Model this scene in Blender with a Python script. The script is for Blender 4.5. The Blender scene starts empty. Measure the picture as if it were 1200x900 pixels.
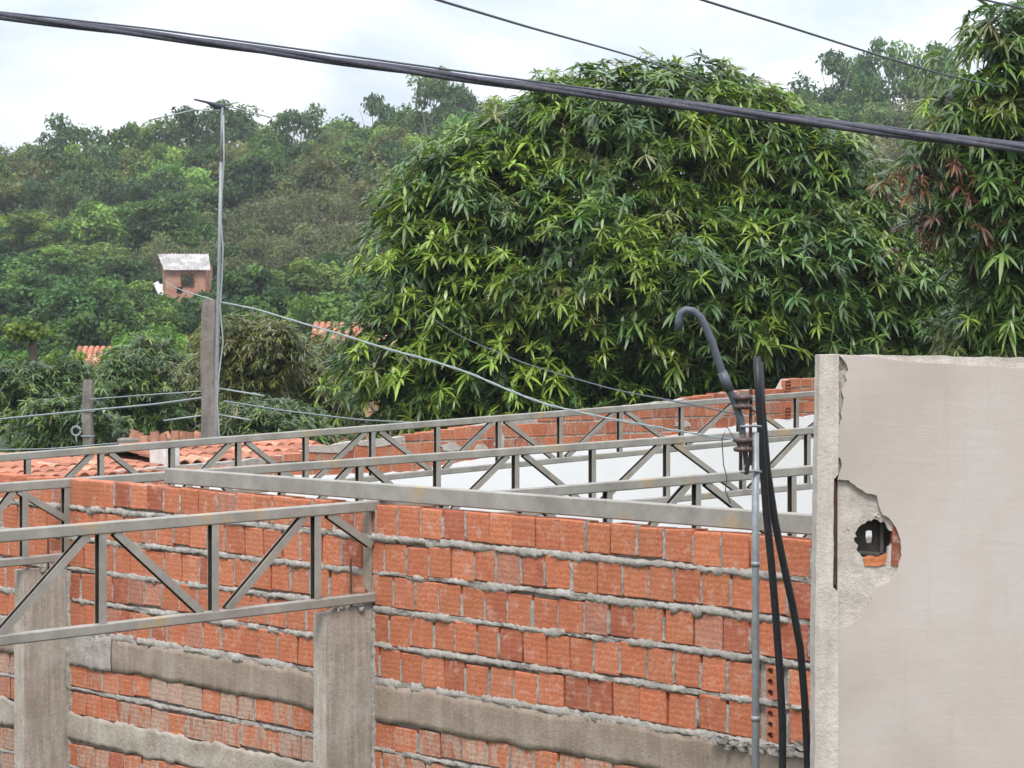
import bpy, math, random
import numpy as np
from mathutils import Vector, noise as mnoise
from mathutils.geometry import tessellate_polygon

random.seed(7)
RNG = np.random.default_rng(11)
SC = bpy.context.scene
HAZE = .00036
COL = SC.collection
F, CX, CY, EYE = 2800.0, 600.0, 390.0, 4.4      # focal length in photo pixels, centre column, horizon row, eye height


def at(px, py, Y):
    return Vector(((px - CX) * Y / F, Y, EYE - (py - CY) * Y / F))


# ------------------------------------------------------------------ helpers
def tag(o, label=None, cat=None, group=None, kind=None):
    if label: o['label'] = label
    if cat: o['category'] = cat
    if group: o['group'] = group
    if kind: o['kind'] = kind
    return o


def empty(name, loc=(0, 0, 0), label=None, cat=None, group=None):
    o = bpy.data.objects.new(name, None)
    o.empty_display_size = 0.1
    o.location = loc
    COL.objects.link(o)
    bpy.context.view_layer.update()
    return tag(o, label, cat, group)


def copy_tree(o, parent=None):
    c = o.copy()
    COL.objects.link(c)
    if parent is not None:
        c.parent = parent
    for ch in list(o.children):
        copy_tree(ch, c)
    return c


class MB:
    """collects faces (world coordinates) and links them as one mesh object"""
    def __init__(self):
        self.v, self.f, self.t, self.mi = [], [], [], []

    def face(self, pts, tint=(0.5, 0.5, 0.5, 1)):
        i = len(self.v)
        self.v.extend([tuple(p) for p in pts])
        self.f.append(tuple(range(i, i + len(pts))))
        self.t.append(tint)

    def mesh(self, verts, faces, tint=(0.5, 0.5, 0.5, 1)):
        i = len(self.v)
        self.v.extend([tuple(p) for p in verts])
        for fc in faces:
            self.f.append(tuple(i + k for k in fc))
            self.t.append(tint)

    def prism(self, prof_a, prof_b, tint=(0.5, 0.5, 0.5, 1), caps=True):
        n = len(prof_a)
        fs = [(k, (k + 1) % n, n + (k + 1) % n, n + k) for k in range(n)]
        if caps:
            fs += [tuple(range(n - 1, -1, -1)), tuple(range(n, 2 * n))]
        self.mesh(list(prof_a) + list(prof_b), fs, tint)

    def bar(self, a, b, w, h, up=(0, 0, 1), ch=0.006, tint=(0.5, 0.5, 0.5, 1)):
        """bevelled bar from a to b: w across, h along up"""
        a, b = Vector(a), Vector(b)
        d = (b - a).normalized()
        u = Vector(up); u = (u - d * u.dot(d)).normalized()
        s = d.cross(u)
        pr = [(-w/2+ch, -h/2), (w/2-ch, -h/2), (w/2, -h/2+ch), (w/2, h/2-ch), (w/2-ch, h/2), (-w/2+ch, h/2), (-w/2, h/2-ch), (-w/2, -h/2+ch)]
        self.prism([a + s * x + u * y for x, y in pr], [b + s * x + u * y for x, y in pr], tint)

    def channel(self, a, b, w, h, openv, th=0.005):
        """U channel from a to b; its open side looks along openv; w = flange depth, h = back width"""
        a, b = Vector(a), Vector(b)
        d = (b - a).normalized()
        o = Vector(openv); o = (o - d * o.dot(d)).normalized()
        s = d.cross(o)
        pr = [(-h/2, 0), (h/2, 0), (h/2, w), (h/2-th, w), (h/2-th, th), (-h/2+th, th), (-h/2+th, w), (-h/2, w)]
        A = [a + s * x + o * (y - w/2) for x, y in pr]
        B = [b + s * x + o * (y - w/2) for x, y in pr]
        n = 8
        fs = [(k, (k + 1) % n, n + (k + 1) % n, n + k) for k in range(n)]
        fs += [(0, 1, 4, 5), (1, 2, 3, 4), (0, 5, 6, 7), (8, 13, 12, 9), (9, 12, 11, 10), (8, 15, 14, 13)]
        self.mesh(A + B, fs)
        self.mi = [1 if k in (3, 4, 5) else 0 for k in range(len(fs))]     # inside faces, coloured dark to stand for the channel's shade

    def box(self, c, sx, sy, sz, tint=(0.5, 0.5, 0.5, 1)):
        c = Vector(c)
        self.bar(c - Vector((0, 0, sz/2)), c + Vector((0, 0, sz/2)), sx, sy, (0, 1, 0), min(sx, sy) * .06, tint)

    def tube(self, pts, radii, n=8, tint=(0.5, 0.5, 0.5, 1), caps=True):
        pts = [Vector(p) for p in pts]
        if not hasattr(radii, '__len__'):
            radii = [radii] * len(pts)
        vs, fs = [], []
        ref = Vector((0.13, 0.21, 1)).normalized()
        t0 = (pts[-1] - pts[0]).normalized()
        if abs(t0.dot(ref)) > .9:
            ref = Vector((1, .2, .1)).normalized()
        for i, p in enumerate(pts):
            t = (pts[min(i + 1, len(pts) - 1)] - pts[max(i - 1, 0)])
            t = t.normalized() if t.length > 1e-9 else t0
            u = (ref - t * ref.dot(t)).normalized()
            ref = u
            w = t.cross(u)
            for k in range(n):
                a = 2 * math.pi * k / n
                vs.append(p + (u * math.cos(a) + w * math.sin(a)) * radii[i])
        for i in range(len(pts) - 1):
            for k in range(n):
                fs.append((i*n + k, i*n + (k+1) % n, (i+1)*n + (k+1) % n, (i+1)*n + k))
        if caps:
            fs.append(tuple(range(n - 1, -1, -1)))
            fs.append(tuple(range((len(pts)-1)*n, len(pts)*n)))
        self.mesh(vs, fs, tint)

    def sheet(self, outer, holes, fa, fb, tint=(0.5, 0.5, 0.5, 1)):
        """a plate with holes: 2D outlines mapped to its front by fa and its back by fb"""
        loops = [list(outer)] + [list(h) for h in holes]
        tri = tessellate_polygon([[Vector((p[0], p[1], 0)) for p in lp] for lp in loops])
        flat = [p for lp in loops for p in lp]
        A = [fa(*p) for p in flat]; B = [fb(*p) for p in flat]
        n = len(flat)
        fs = [tuple(t) for t in tri] + [tuple(n + k for k in reversed(t)) for t in tri]
        o = 0
        for lp in loops:
            m = len(lp)
            for k in range(m):
                a, b = o + k, o + (k + 1) % m
                fs.append((a, b, n + b, n + a))
            o += m
        self.mesh(A + B, fs, tint)

    def build(self, name, mat, parent=None, smooth=False):
        me = bpy.data.meshes.new(name)
        if parent is not None and parent.parent is not None: bpy.context.view_layer.update()
        M = parent.matrix_world.inverted() if parent is not None else None
        vs = self.v
        if M is not None:
            vs = [tuple(M @ Vector(p)) for p in vs]
        me.from_pydata(vs, [], self.f)
        if self.t:
            at_ = me.attributes.new('tint', 'FLOAT_COLOR', 'FACE')
            at_.data.foreach_set('color', np.array(self.t, dtype=np.float32).ravel())
        me.update()
        if smooth:
            me.shade_smooth()
        me.materials.append(mat)
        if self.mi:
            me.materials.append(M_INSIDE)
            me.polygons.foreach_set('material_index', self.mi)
        o = bpy.data.objects.new(name, me)
        COL.objects.link(o)
        if parent is not None:
            o.parent = parent
        return o


def np_mesh(name, V, Q, tint, mat, parent=None, smooth=True):
    """quads Q over vertices V (local coordinates), tint per quad"""
    me = bpy.data.meshes.new(name)
    me.vertices.add(len(V)); me.vertices.foreach_set('co', V.astype(np.float32).ravel())
    k = Q.shape[1]
    me.loops.add(Q.size); me.loops.foreach_set('vertex_index', Q.astype(np.int32).ravel())
    me.polygons.add(len(Q))
    me.polygons.foreach_set('loop_start', np.arange(0, Q.size, k, dtype=np.int32))
    me.polygons.foreach_set('loop_total', np.full(len(Q), k, dtype=np.int32))
    me.polygons.foreach_set('use_smooth', np.full(len(Q), smooth, dtype=bool))
    at_ = me.attributes.new('tint', 'FLOAT_COLOR', 'FACE')
    at_.data.foreach_set('color', np.concatenate([tint, np.ones((len(tint), 1))], 1).astype(np.float32).ravel())
    me.update(calc_edges=True)
    me.validate()
    me.materials.append(mat)
    o = bpy.data.objects.new(name, me)
    COL.objects.link(o)
    if parent is not None:
        o.parent = parent
    return o


# ------------------------------------------------------------------ materials
class NT:
    def __init__(self, name):
        self.m = bpy.data.materials.new(name); self.m.use_nodes = True
        self.t = self.m.node_tree; self.n = self.t.nodes; self.l = self.t.links
        self.b = self.n['Principled BSDF']; self.out = self.n['Material Output']

    def add(self, typ, **kw):
        nd = self.n.new(typ)
        for k, v in kw.items(): setattr(nd, k, v)
        return nd

    def link(self, a, b): self.l.new(a, b)

    def coord(self, scale=(1, 1, 1), kind='Object'):
        tc = self.add('ShaderNodeTexCoord'); mp = self.add('ShaderNodeMapping')
        mp.inputs['Scale'].default_value = scale
        self.link(tc.outputs[kind], mp.inputs['Vector'])
        return mp.outputs['Vector']

    def noise(self, scale, detail=6, rough=.6, vec=None, dist=0):
        nd = self.add('ShaderNodeTexNoise')
        nd.inputs['Scale'].default_value = scale; nd.inputs['Detail'].default_value = detail
        nd.inputs['Roughness'].default_value = rough; nd.inputs['Distortion'].default_value = dist
        if vec is not None: self.link(vec, nd.inputs['Vector'])
        return nd.outputs['Fac']

    def ramp(self, fac, stops):
        r = self.add('ShaderNodeValToRGB')
        e = r.color_ramp.elements
        while len(e) < len(stops): e.new(.5)
        for el, (p, c) in zip(e, stops):
            el.position = p
            el.color = tuple(c) + (1,) if hasattr(c, '__len__') else (c, c, c, 1)
        self.link(fac, r.inputs['Fac'])
        return r.outputs['Color']

    def mix(self, fac, a, b, blend='MIX'):
        m = self.add('ShaderNodeMix', data_type='RGBA', blend_type=blend)
        for val, idx in ((fac, 0), (a, 6), (b, 7)):
            s = m.inputs[idx]
            if hasattr(val, 'is_output') or hasattr(val, 'links'): self.link(val, s)
            elif hasattr(val, '__len__'): s.default_value = tuple(val) + (1,) if len(val) == 3 else val
            else: s.default_value = val
        return m.outputs[2]

    def math(self, op, a, b=None, clamp=False):
        m = self.add('ShaderNodeMath', operation=op, use_clamp=clamp)
        for val, idx in ((a, 0), (b, 1)):
            if val is None: continue
            if hasattr(val, 'links'): self.link(val, m.inputs[idx])
            else: m.inputs[idx].default_value = val
        return m.outputs[0]

    def attr(self, nm='tint'):
        a = self.add('ShaderNodeAttribute'); a.attribute_name = nm
        return a

    def bump(self, h, strength=.4, dist=.01):
        b = self.add('ShaderNodeBump')
        b.inputs['Strength'].default_value = strength; b.inputs['Distance'].default_value = dist
        self.link(h, b.inputs['Height']); self.link(b.outputs['Normal'], self.b.inputs['Normal'])

    def done(self, color=None, rough=.8, spec=.3, metal=0):
        if color is not None:
            if hasattr(color, 'links'): self.link(color, self.b.inputs['Base Color'])
            else: self.b.inputs['Base Color'].default_value = tuple(color) + (1,)
        if hasattr(rough, 'links'): self.link(rough, self.b.inputs['Roughness'])
        else: self.b.inputs['Roughness'].default_value = rough
        self.b.inputs['Specular IOR Level'].default_value = spec
        self.b.inputs['Metallic'].default_value = metal
        return self.m


def m_brick(name, smear=True):
    t = NT(name)
    at_ = t.attr()
    v = t.coord()
    n1 = t.noise(9, 5, .6, v)
    n2 = t.noise(60, 4, .7, v)
    vs = t.coord((5, 5, 1))
    base = t.mix(.75, at_.outputs['Color'], at_.outputs['Color'])
    c = t.mix(t.ramp(n1, [(.35, 0), (.7, .55)]), base, (.50, .20, .11))
    c = t.mix(t.ramp(n2, [(.40, .5), (.62, 0)]), c, (.25, .075, .04))
    # pale dust and mortar specks
    c = t.mix(t.ramp(t.noise(14, 6, .75, v), [(.54, 0), (.72, .75)]), c, (.52, .36, .28))
    if smear:
        # thin mortar smeared over the old lower courses (amount kept per brick in the tint's alpha)
        st = t.noise(4, 6, .75, t.coord((7, 7, 1.6)))
        k = t.math('SUBTRACT', st, at_.outputs['Alpha'])
        c = t.mix(t.ramp(t.math('ADD', k, .5), [(.40, 0), (.50, .85)]), c, t.ramp(n2, [(.3, (.27, .20, .15)), (.65, (.44, .36, .29))]))
    # extrusion grooves that run along the hollow brick
    w = t.add('ShaderNodeTexWave', wave_type='BANDS', bands_direction='Z')
    w.inputs['Scale'].default_value = 10; w.inputs['Distortion'].default_value = 3.5
    w.inputs['Detail'].default_value = 2; w.inputs['Detail Scale'].default_value = 2
    t.link(v, w.inputs['Vector'])
    c = t.mix(t.ramp(w.outputs['Fac'], [(.0, .22), (.3, 0)]), c, (.24, .065, .035))
    h = t.math('ADD', t.math('MULTIPLY', w.outputs['Fac'], .22), t.math('ADD', t.math('MULTIPLY', n2, .6), t.math('MULTIPLY', n1, .8)))
    t.bump(h, .45, .008)
    return t.done(c, .85, .2)


def m_concrete(name, c0, c1, c2, scale=3.0, bump=.5, streak=0.0, fine=45, bd=.01):
    t = NT(name)
    v = t.coord()
    n1 = t.noise(scale, 8, .65, v, .4)
    c = t.ramp(n1, [(.3, c0), (.52, c1), (.72, c2)])
    if streak:
        s = t.noise(3, 6, .7, t.coord((6, 6, .5)))
        c = t.mix(t.ramp(s, [(.45, 0), (.68, streak)]), c, tuple(min(1, x * 1.35) for x in c2))
    n2 = t.noise(fine, 6, .75, v)
    c = t.mix(t.ramp(n2, [(.35, .35), (.5, 0)]), c, tuple(x * .6 for x in c0))
    n3 = t.noise(fine * 2.3, 3, .6, v)
    h = t.math('ADD', t.math('MULTIPLY', n1, .6), t.math('ADD', n2, t.math('MULTIPLY', n3, .4)))
    t.bump(h, bump, bd)
    return t.done(c, .92, .15)


def m_steel():
    t = NT('primed_steel')
    v = t.coord()
    n1 = t.noise(5, 7, .65, v)
    c = t.ramp(n1, [(.3, (.20, .186, .16)), (.5, (.26, .245, .215)), (.7, (.32, .304, .268))])
    c = t.mix(t.ramp(t.noise(2.4, 4, .6, v), [(.58, 0), (.66, .5)]), c, (.40, .27, .12))   # ochre primer patches
    c = t.mix(t.ramp(t.noise(38, 5, .7, v), [(.6, 0), (.72, .6)]), c, (.15, .09, .055))      # rust freckles
    t.bump(t.noise(60, 4, .6, v), .15, .004)
    return t.done(c, .55, .4)


def m_plain(name, col, rough=.6, spec=.3, metal=0, var=.25, scale=20, bump=.15):
    t = NT(name)
    n = t.noise(scale, 6, .65, t.coord())
    c = t.ramp(n, [(.3, tuple(x * (1 - var) for x in col)), (.7, tuple(min(1, x * (1 + var)) for x in col))])
    if bump: t.bump(n, bump, .005)
    return t.done(c, rough, spec, metal)


def m_leaf(name, trans=.3, rough=.45, spec=.4, hue=.02, val=.35):
    t = NT(name)
    a = t.attr()
    oi = t.add('ShaderNodeObjectInfo')
    hs = t.add('ShaderNodeHueSaturation')
    t.link(a.outputs['Color'], hs.inputs['Color'])
    t.link(t.math('ADD', t.math('MULTIPLY', oi.outputs['Random'], 2 * hue), .5 - hue), hs.inputs['Hue'])
    r2 = t.math('FRACT', t.math('MULTIPLY', oi.outputs['Random'], 17.37))
    t.link(t.math('ADD', t.math('MULTIPLY', r2, 2 * val), 1 - val), hs.inputs['Value'])
    col = hs.outputs['Color']
    t.done(col, rough, spec)
    tr = t.add('ShaderNodeBsdfTranslucent')
    t.link(t.mix(1.0, col, (1.5, 1.6, .7), 'MULTIPLY'), tr.inputs['Color'])
    mx = t.add('ShaderNodeMixShader'); mx.inputs[0].default_value = trans
    t.link(t.b.outputs[0], mx.inputs[1]); t.link(tr.outputs[0], mx.inputs[2])
    t.link(mx.outputs[0], t.out.inputs['Surface'])
    return t.m


def m_tint(name, rough=.85, scale=25, amount=.5, dark=(.2, .1, .06)):
    t = NT(name)
    a = t.attr()
    n = t.noise(scale, 6, .7, t.coord())
    c = t.mix(t.ramp(n, [(.4, amount), (.62, 0)]), a.outputs['Color'], dark)
    t.bump(n, .3, .006)
    return t.done(c, rough, .2)


M_BRICK = m_brick('hollow_red_brick')
M_MORTAR = m_concrete('grey_mortar', (.33, .30, .265), (.49, .455, .41), (.62, .59, .545), 11, 1.0, fine=70, bd=.02)
M_BEAM = m_concrete('tie_beam_concrete', (.225, .175, .135), (.29, .235, .185), (.37, .315, .26), 3.2, .7, streak=.3)
M_PILLAR = m_concrete('pillar_concrete', (.26, .225, .185), (.345, .305, .26), (.44, .40, .355), 4, .6, streak=.6)
def m_plaster():
    t = NT('wall_plaster'); v = t.coord()
    n1 = t.noise(1.0, 5, .55, v, .6)
    c = t.ramp(n1, [(.30, (.365, .318, .28)), (.5, (.425, .375, .336)), (.70, (.465, .422, .395))])
    c = t.mix(t.ramp(t.noise(2.6, 4, .5, v), [(.52, 0), (.72, .28)]), c, (.465, .435, .42))            # whitish bloom
    st = t.noise(3.0, 6, .7, t.coord((5, 5, .45)))
    c = t.mix(t.ramp(st, [(.55, 0), (.75, .35)]), c, (.33, .285, .245))                               # rain streaks
    c = t.mix(t.ramp(t.noise(85, 3, .7, v), [(.62, 0), (.78, .5)]), c, (.27, .225, .19))                # sand specks
    vo = t.add('ShaderNodeTexVoronoi', feature='DISTANCE_TO_EDGE'); vo.inputs['Scale'].default_value = 1.7
    mpn = t.add('ShaderNodeVectorMath', operation='ADD'); wn = t.add('ShaderNodeTexNoise'); wn.inputs['Scale'].default_value = 3; wn.inputs['Detail'].default_value = 6
    t.link(v, mpn.inputs[0]); t.link(wn.outputs['Color'], mpn.inputs[1]); t.link(mpn.outputs[0], vo.inputs['Vector'])
    crack = t.math('MULTIPLY', t.ramp(vo.outputs['Distance'], [(.0, 1), (.006, 0)]), t.ramp(t.noise(1.3, 2, .5, v), [(.54, 0), (.62, .2)]))
    c = t.mix(crack, c, (.24, .20, .17))                                                              # hairline cracks
    tr = t.noise(5, 5, .6, t.coord((1, 1, 3.2)), .8)
    t.bump(t.math('ADD', t.math('MULTIPLY', tr, 1.4), t.math('MULTIPLY', t.noise(120, 3, .6, v), .35)), .14, .008)
    return t.done(c, .93, .12)


M_PLASTER = m_plaster()

M_CORE = m_concrete('rough_render', (.38, .335, .295), (.475, .43, .385), (.57, .525, .48), 14, .6, fine=60, bd=.012)
M_EDGE = m_concrete('column_concrete', (.38, .335, .295), (.455, .41, .365), (.54, .495, .45), 6, .6, streak=.3, fine=40)
M_STRIP = m_concrete('beige_render', (.29, .24, .19), (.39, .34, .285), (.50, .455, .40), 4.5, .8, streak=.2, fine=38, bd=.015)
M_WHITE = m_plain('white_paint', (.85, .85, .855), .85, .2, 0, .03, 1.2, .08)
M_WPLAST = m_concrete('pale_plaster', (.48, .46, .43), (.58, .56, .53), (.68, .66, .63), 5, .5)
M_STEEL = m_steel()
M_INSIDE = m_plain('channel_shade_steel', (.045, .034, .027), .8, .2, 0, .4, 30)  # shade inside the open channels, painted as a dark steel colour
M_GALV = m_plain('galvanised_steel', (.24, .255, .27), .5, .4, .35, .2, 30)
M_PVC = m_plain('grey_pvc', (.06, .072, .088), .42, .4, 0, .3, 25)
M_BLACK = m_plain('black_hose', (.012, .012, .014), .45, .4, 0, .4, 30)
M_CABLE = m_plain('weathered_cable', (.050, .049, .066), .6, .35, 0, .4, 60)
M_WIRE = m_plain('grey_wire', (.23, .27, .28), .5, .4, 0, .2, 60)
M_DWIRE = m_plain('dark_wire', (.06, .065, .08), .55, .3, 0, .2, 60)
M_PALEWIRE = m_plain('pale_sheathed_wire', (.25, .30, .30), .5, .4, 0, .2, 60)
M_CERAMIC = m_plain('brown_insulator', (.085, .055, .048), .45, .4, 0, .45, 40)
M_RUST = m_plain('rusty_iron', (.10, .05, .032), .85, .2, 0, .5, 40)
M_POST = m_concrete('post_concrete', (.11, .10, .088), (.17, .155, .138), (.25, .23, .21), 5, .8, streak=.4)
M_TILE = m_tint('clay_tile', .85, 9, .6, (.20, .10, .07))
M_BARK = m_plain('bark', (.085, .068, .052), .9, .15, 0, .45, 14, .7)
M_PALEBARK = m_plain('pale_bark', (.20, .18, .15), .9, .15, 0, .4, 10, .5)
M_MANGO = m_leaf('mango_leaf', .24, .36, .62, .0, .0)
M_LEAF = m_leaf('tree_leaf', .30, .55, .3, .018, .22)
M_SHEET = m_concrete('old_roof_sheet', (.17, .16, .155), (.40, .38, .365), (.66, .62, .60), 1.5, .3, fine=4)
M_OCHRE = m_plain('ochre_wall', (.36, .22, .13), .9, .2, 0, .25, 4)
M_CAVE = m_concrete('cavity_shade_concrete', (.05, .048, .045), (.08, .076, .07), (.12, .115, .105), 10, .7)  # shade of the wall cavity put into the concrete's colour
M_DARK = m_plain('dark_opening', (.012, .012, .012), .9, .1)

# ------------------------------------------------------------------ the setting: ground and hill
GY = [-50, 45, 70, 100, 130, 150, 180, 205, 225, 260, 330, 600, 3000]
GZ = [0, 0.1, 0.2, 0.6, 2.2, 4.0, 7.6, 11.6, 14.6, 16.0, 12, 5, 5]


def ground_z(X, Y):
    z = float(np.interp(Y, GY, GZ))
    k = min(1, max(0, (Y - 90) / 130))
    z += k * 0.055 * max(-60, min(60, X))
    if Y > 60:
        z += k * 2.2 * mnoise.noise((X * .035, Y * .035, 3.1)) * (1 if Y < 500 else 0)
    return z


def build_ground():
    xs = np.concatenate([np.linspace(-1500, -120, 14), np.linspace(-112, 112, 76), np.linspace(120, 1500, 14)])
    ys = np.concatenate([np.linspace(-60, 40, 12), np.linspace(44, 330, 96), np.linspace(360, 3000, 20)])
    V = np.array([(x, y, ground_z(x, y)) for y in ys for x in xs])
    nx = len(xs)
    Q = np.array([(j*nx+i, j*nx+i+1, (j+1)*nx+i+1, (j+1)*nx+i) for j in range(len(ys)-1) for i in range(nx-1)])
    t = NT('earth_and_grass')
    v = t.coord()
    n1 = t.noise(.09, 8, .65, v); n2 = t.noise(1.3, 6, .7, v)
    c = t.ramp(n1, [(.35, (.055, .065, .025)), (.5, (.08, .085, .04)), (.68, (.13, .10, .06))])
    c = t.mix(t.ramp(n2, [(.4, .6), (.6, 0)]), c, (.035, .045, .018))
    t.bump(n2, .8, .2)
    o = np_mesh('ground', V, Q, np.tile((.5, .5, .5), (len(Q), 1)), t.done(c, .95, .1))
    tag(o, 'earth and grass ground rising into a hill behind the trees', 'ground', kind='structure')


build_ground()

# ------------------------------------------------------------------ wall frame: u from the right end leftwards, w out of the wall, z down from its top
KW, VPX = 34304.0, -2016.0


def wall_Y(px): return KW / (px - VPX)


def wall_pt(px):
    Y = wall_Y(px)
    return Vector(((px - CX) * Y / F, Y, 0))


P_R, P_L = wall_pt(972), wall_pt(-90)
D = (P_L - P_R).normalized()                  # along the wall, to the left and away
N = Vector((-D.y, D.x, 0))                    # out of the wall, towards the camera
if N.dot(-P_R) < 0: N = -N
TOPZ = EYE - 1.0
WLEN = (P_L - P_R).length


def W(u, w, z): return P_R + D * u + N * w + Vector((0, 0, TOPZ + z))
def wall_u(px): return (wall_pt(px) - P_R).dot(D)


def brick_tint(rng, smear=0.0):
    r = rng.random()
    if r < .10: c = np.array((.30, .085, .05))
    elif r < .22: c = np.array((.48, .17, .08))
    elif r < .27: c = np.array((.37, .19, .14))
    elif r < .5: c = np.array((.49, .18, .095))
    else: c = np.array((.47, .152, .075))
    c = c * rng.uniform(.88, 1.20)
    return (c[0], c[1], c[2], smear)


def add_brick(mb, fn, u0, u1, z0, z1, w, depth, tint, rng, b=.006):
    j = lambda s=.0045: rng.uniform(-s, s)
    cs = [(u0 + j(), z0 + j()), (u1 + j(), z0 + j()), (u1 + j(), z1 + j()), (u0 + j(), z1 + j())]
    um, zm = (u0 + u1) / 2, (z0 + z1) / 2
    tilt = rng.uniform(-.004, .004); tl2 = rng.uniform(-.004, .004)
    dw = lambda u, z: tilt * (u - um) / (u1 - u0) * 2 + tl2 * (z - zm) / (z1 - z0) * 2
    sg = lambda x: 1 if x > 0 else -1
    inn = [(u - sg(u - um) * b, z - sg(z - zm) * b) for u, z in cs]
    A = [fn(u, w + dw(u, z), z) for u, z in inn]
    Bq = [fn(u, w - b + dw(u, z), z) for u, z in cs]
    C = [fn(u, w - depth, z) for u, z in cs]
    fs = [(0, 1, 2, 3)] + [(k, 4 + k, 4 + (k+1) % 4, (k+1) % 4) for k in range(4)] + [(4 + k, 8 + k, 8 + (k+1) % 4, 4 + (k+1) % 4) for k in range(4)]
    mb.mesh(A + Bq + C, fs, tint)


def smooth_noise(n, rng, step):
    k = max(2, int(n / step) + 3)
    r = rng.uniform(-1, 1, k)
    return np.interp(np.arange(n) / step, np.arange(k), r)


def mortar_bead(mb, fn, u0, u1, zc, h, out, rng, du=.013):
    """a squeezed-out bed joint: ragged in height and bulge"""
    n = max(3, int((u1 - u0) / du))
    us = np.linspace(u0, u1, n)
    a = smooth_noise(n, rng, 3) * .5 + smooth_noise(n, rng, 11) * .7 + smooth_noise(n, rng, 1) * .35
    b = smooth_noise(n, rng, 2) * .4 + smooth_noise(n, rng, 12) * .6
    c = smooth_noise(n, rng, 2) * .5 + smooth_noise(n, rng, 8) * .6
    bot_f = np.clip(1 + .8 * a, .1, 2.2); top_f = np.clip(1 + .6 * b, .25, 1.8); out_f = np.clip(1 + 1.0 * c, .05, 2.0)
    for _ in range(int(n * du / .4)):          # drips and scabs of squeezed mortar
        k = rng.integers(0, n); wd = rng.integers(1, 4)
        bot_f[max(0, k - wd):k + wd] += rng.uniform(.2, 1.0); out_f[max(0, k - wd):k + wd] *= rng.uniform(.9, 1.5)
    for _ in range(int(n * du / .5)):           # stretches where the joint was raked out
        k = rng.integers(0, n); wd = rng.integers(2, 7)
        out_f[max(0, k - wd):k + wd] = -.4; top_f[max(0, k - wd):k + wd] *= .7
    rows = [(-.95, -.03), (-.75, .3), (-.2, 1), (.35, .8), (.8, .25), (1, -.03)]
    vs, fs = [], []
    for i in range(n):
        for q, (fz, fo) in enumerate(rows):
            top = top_f[i]; bot = bot_f[i]
            z = zc + h / 2 * (fz * (top if fz > 0 else bot)) + rng.uniform(-.003, .003)
            w = fo if q in (0, 5) else out * fo * out_f[i] + rng.uniform(-.004, .004)
            vs.append(fn(us[i], w, z))
    m = len(rows)
    for i in range(n - 1):
        for q in range(m - 1):
            fs.append((i*m+q, (i+1)*m+q, (i+1)*m+q+1, i*m+q+1))
    mb.mesh(vs, fs)


def rough_band(mb, fn, u0, u1, z0, z1, w, rng, du=.03, nz=7, amp=.006, lip=.02, rag=1.0):
    n = int((u1 - u0) / du)
    us = np.linspace(u0, u1, n)
    e0 = (smooth_noise(n, rng, 2) * .008 + smooth_noise(n, rng, 7) * .010) * rag
    e1 = (smooth_noise(n, rng, 2) * .008 + smooth_noise(n, rng, 7) * .010) * rag
    vs, fs = [], []
    for i in range(n):
        za, zb = z0 + e0[i], z1 + e1[i]
        vs.append(fn(us[i], w - lip, za))
        for q in range(nz):
            z = za + (zb - za) * q / (nz - 1)
            vs.append(fn(us[i], w + amp * mnoise.noise((us[i] * 3.5, z * 7, 1.7)) + rng.uniform(-.0015, .0015), z))
        vs.append(fn(us[i], w - lip, zb))
    m = nz + 2
    for i in range(n - 1):
        for q in range(m - 1):
            fs.append((i*m+q, (i+1)*m+q, (i+1)*m+q+1, i*m+q+1))
    mb.mesh(vs, fs)


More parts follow.
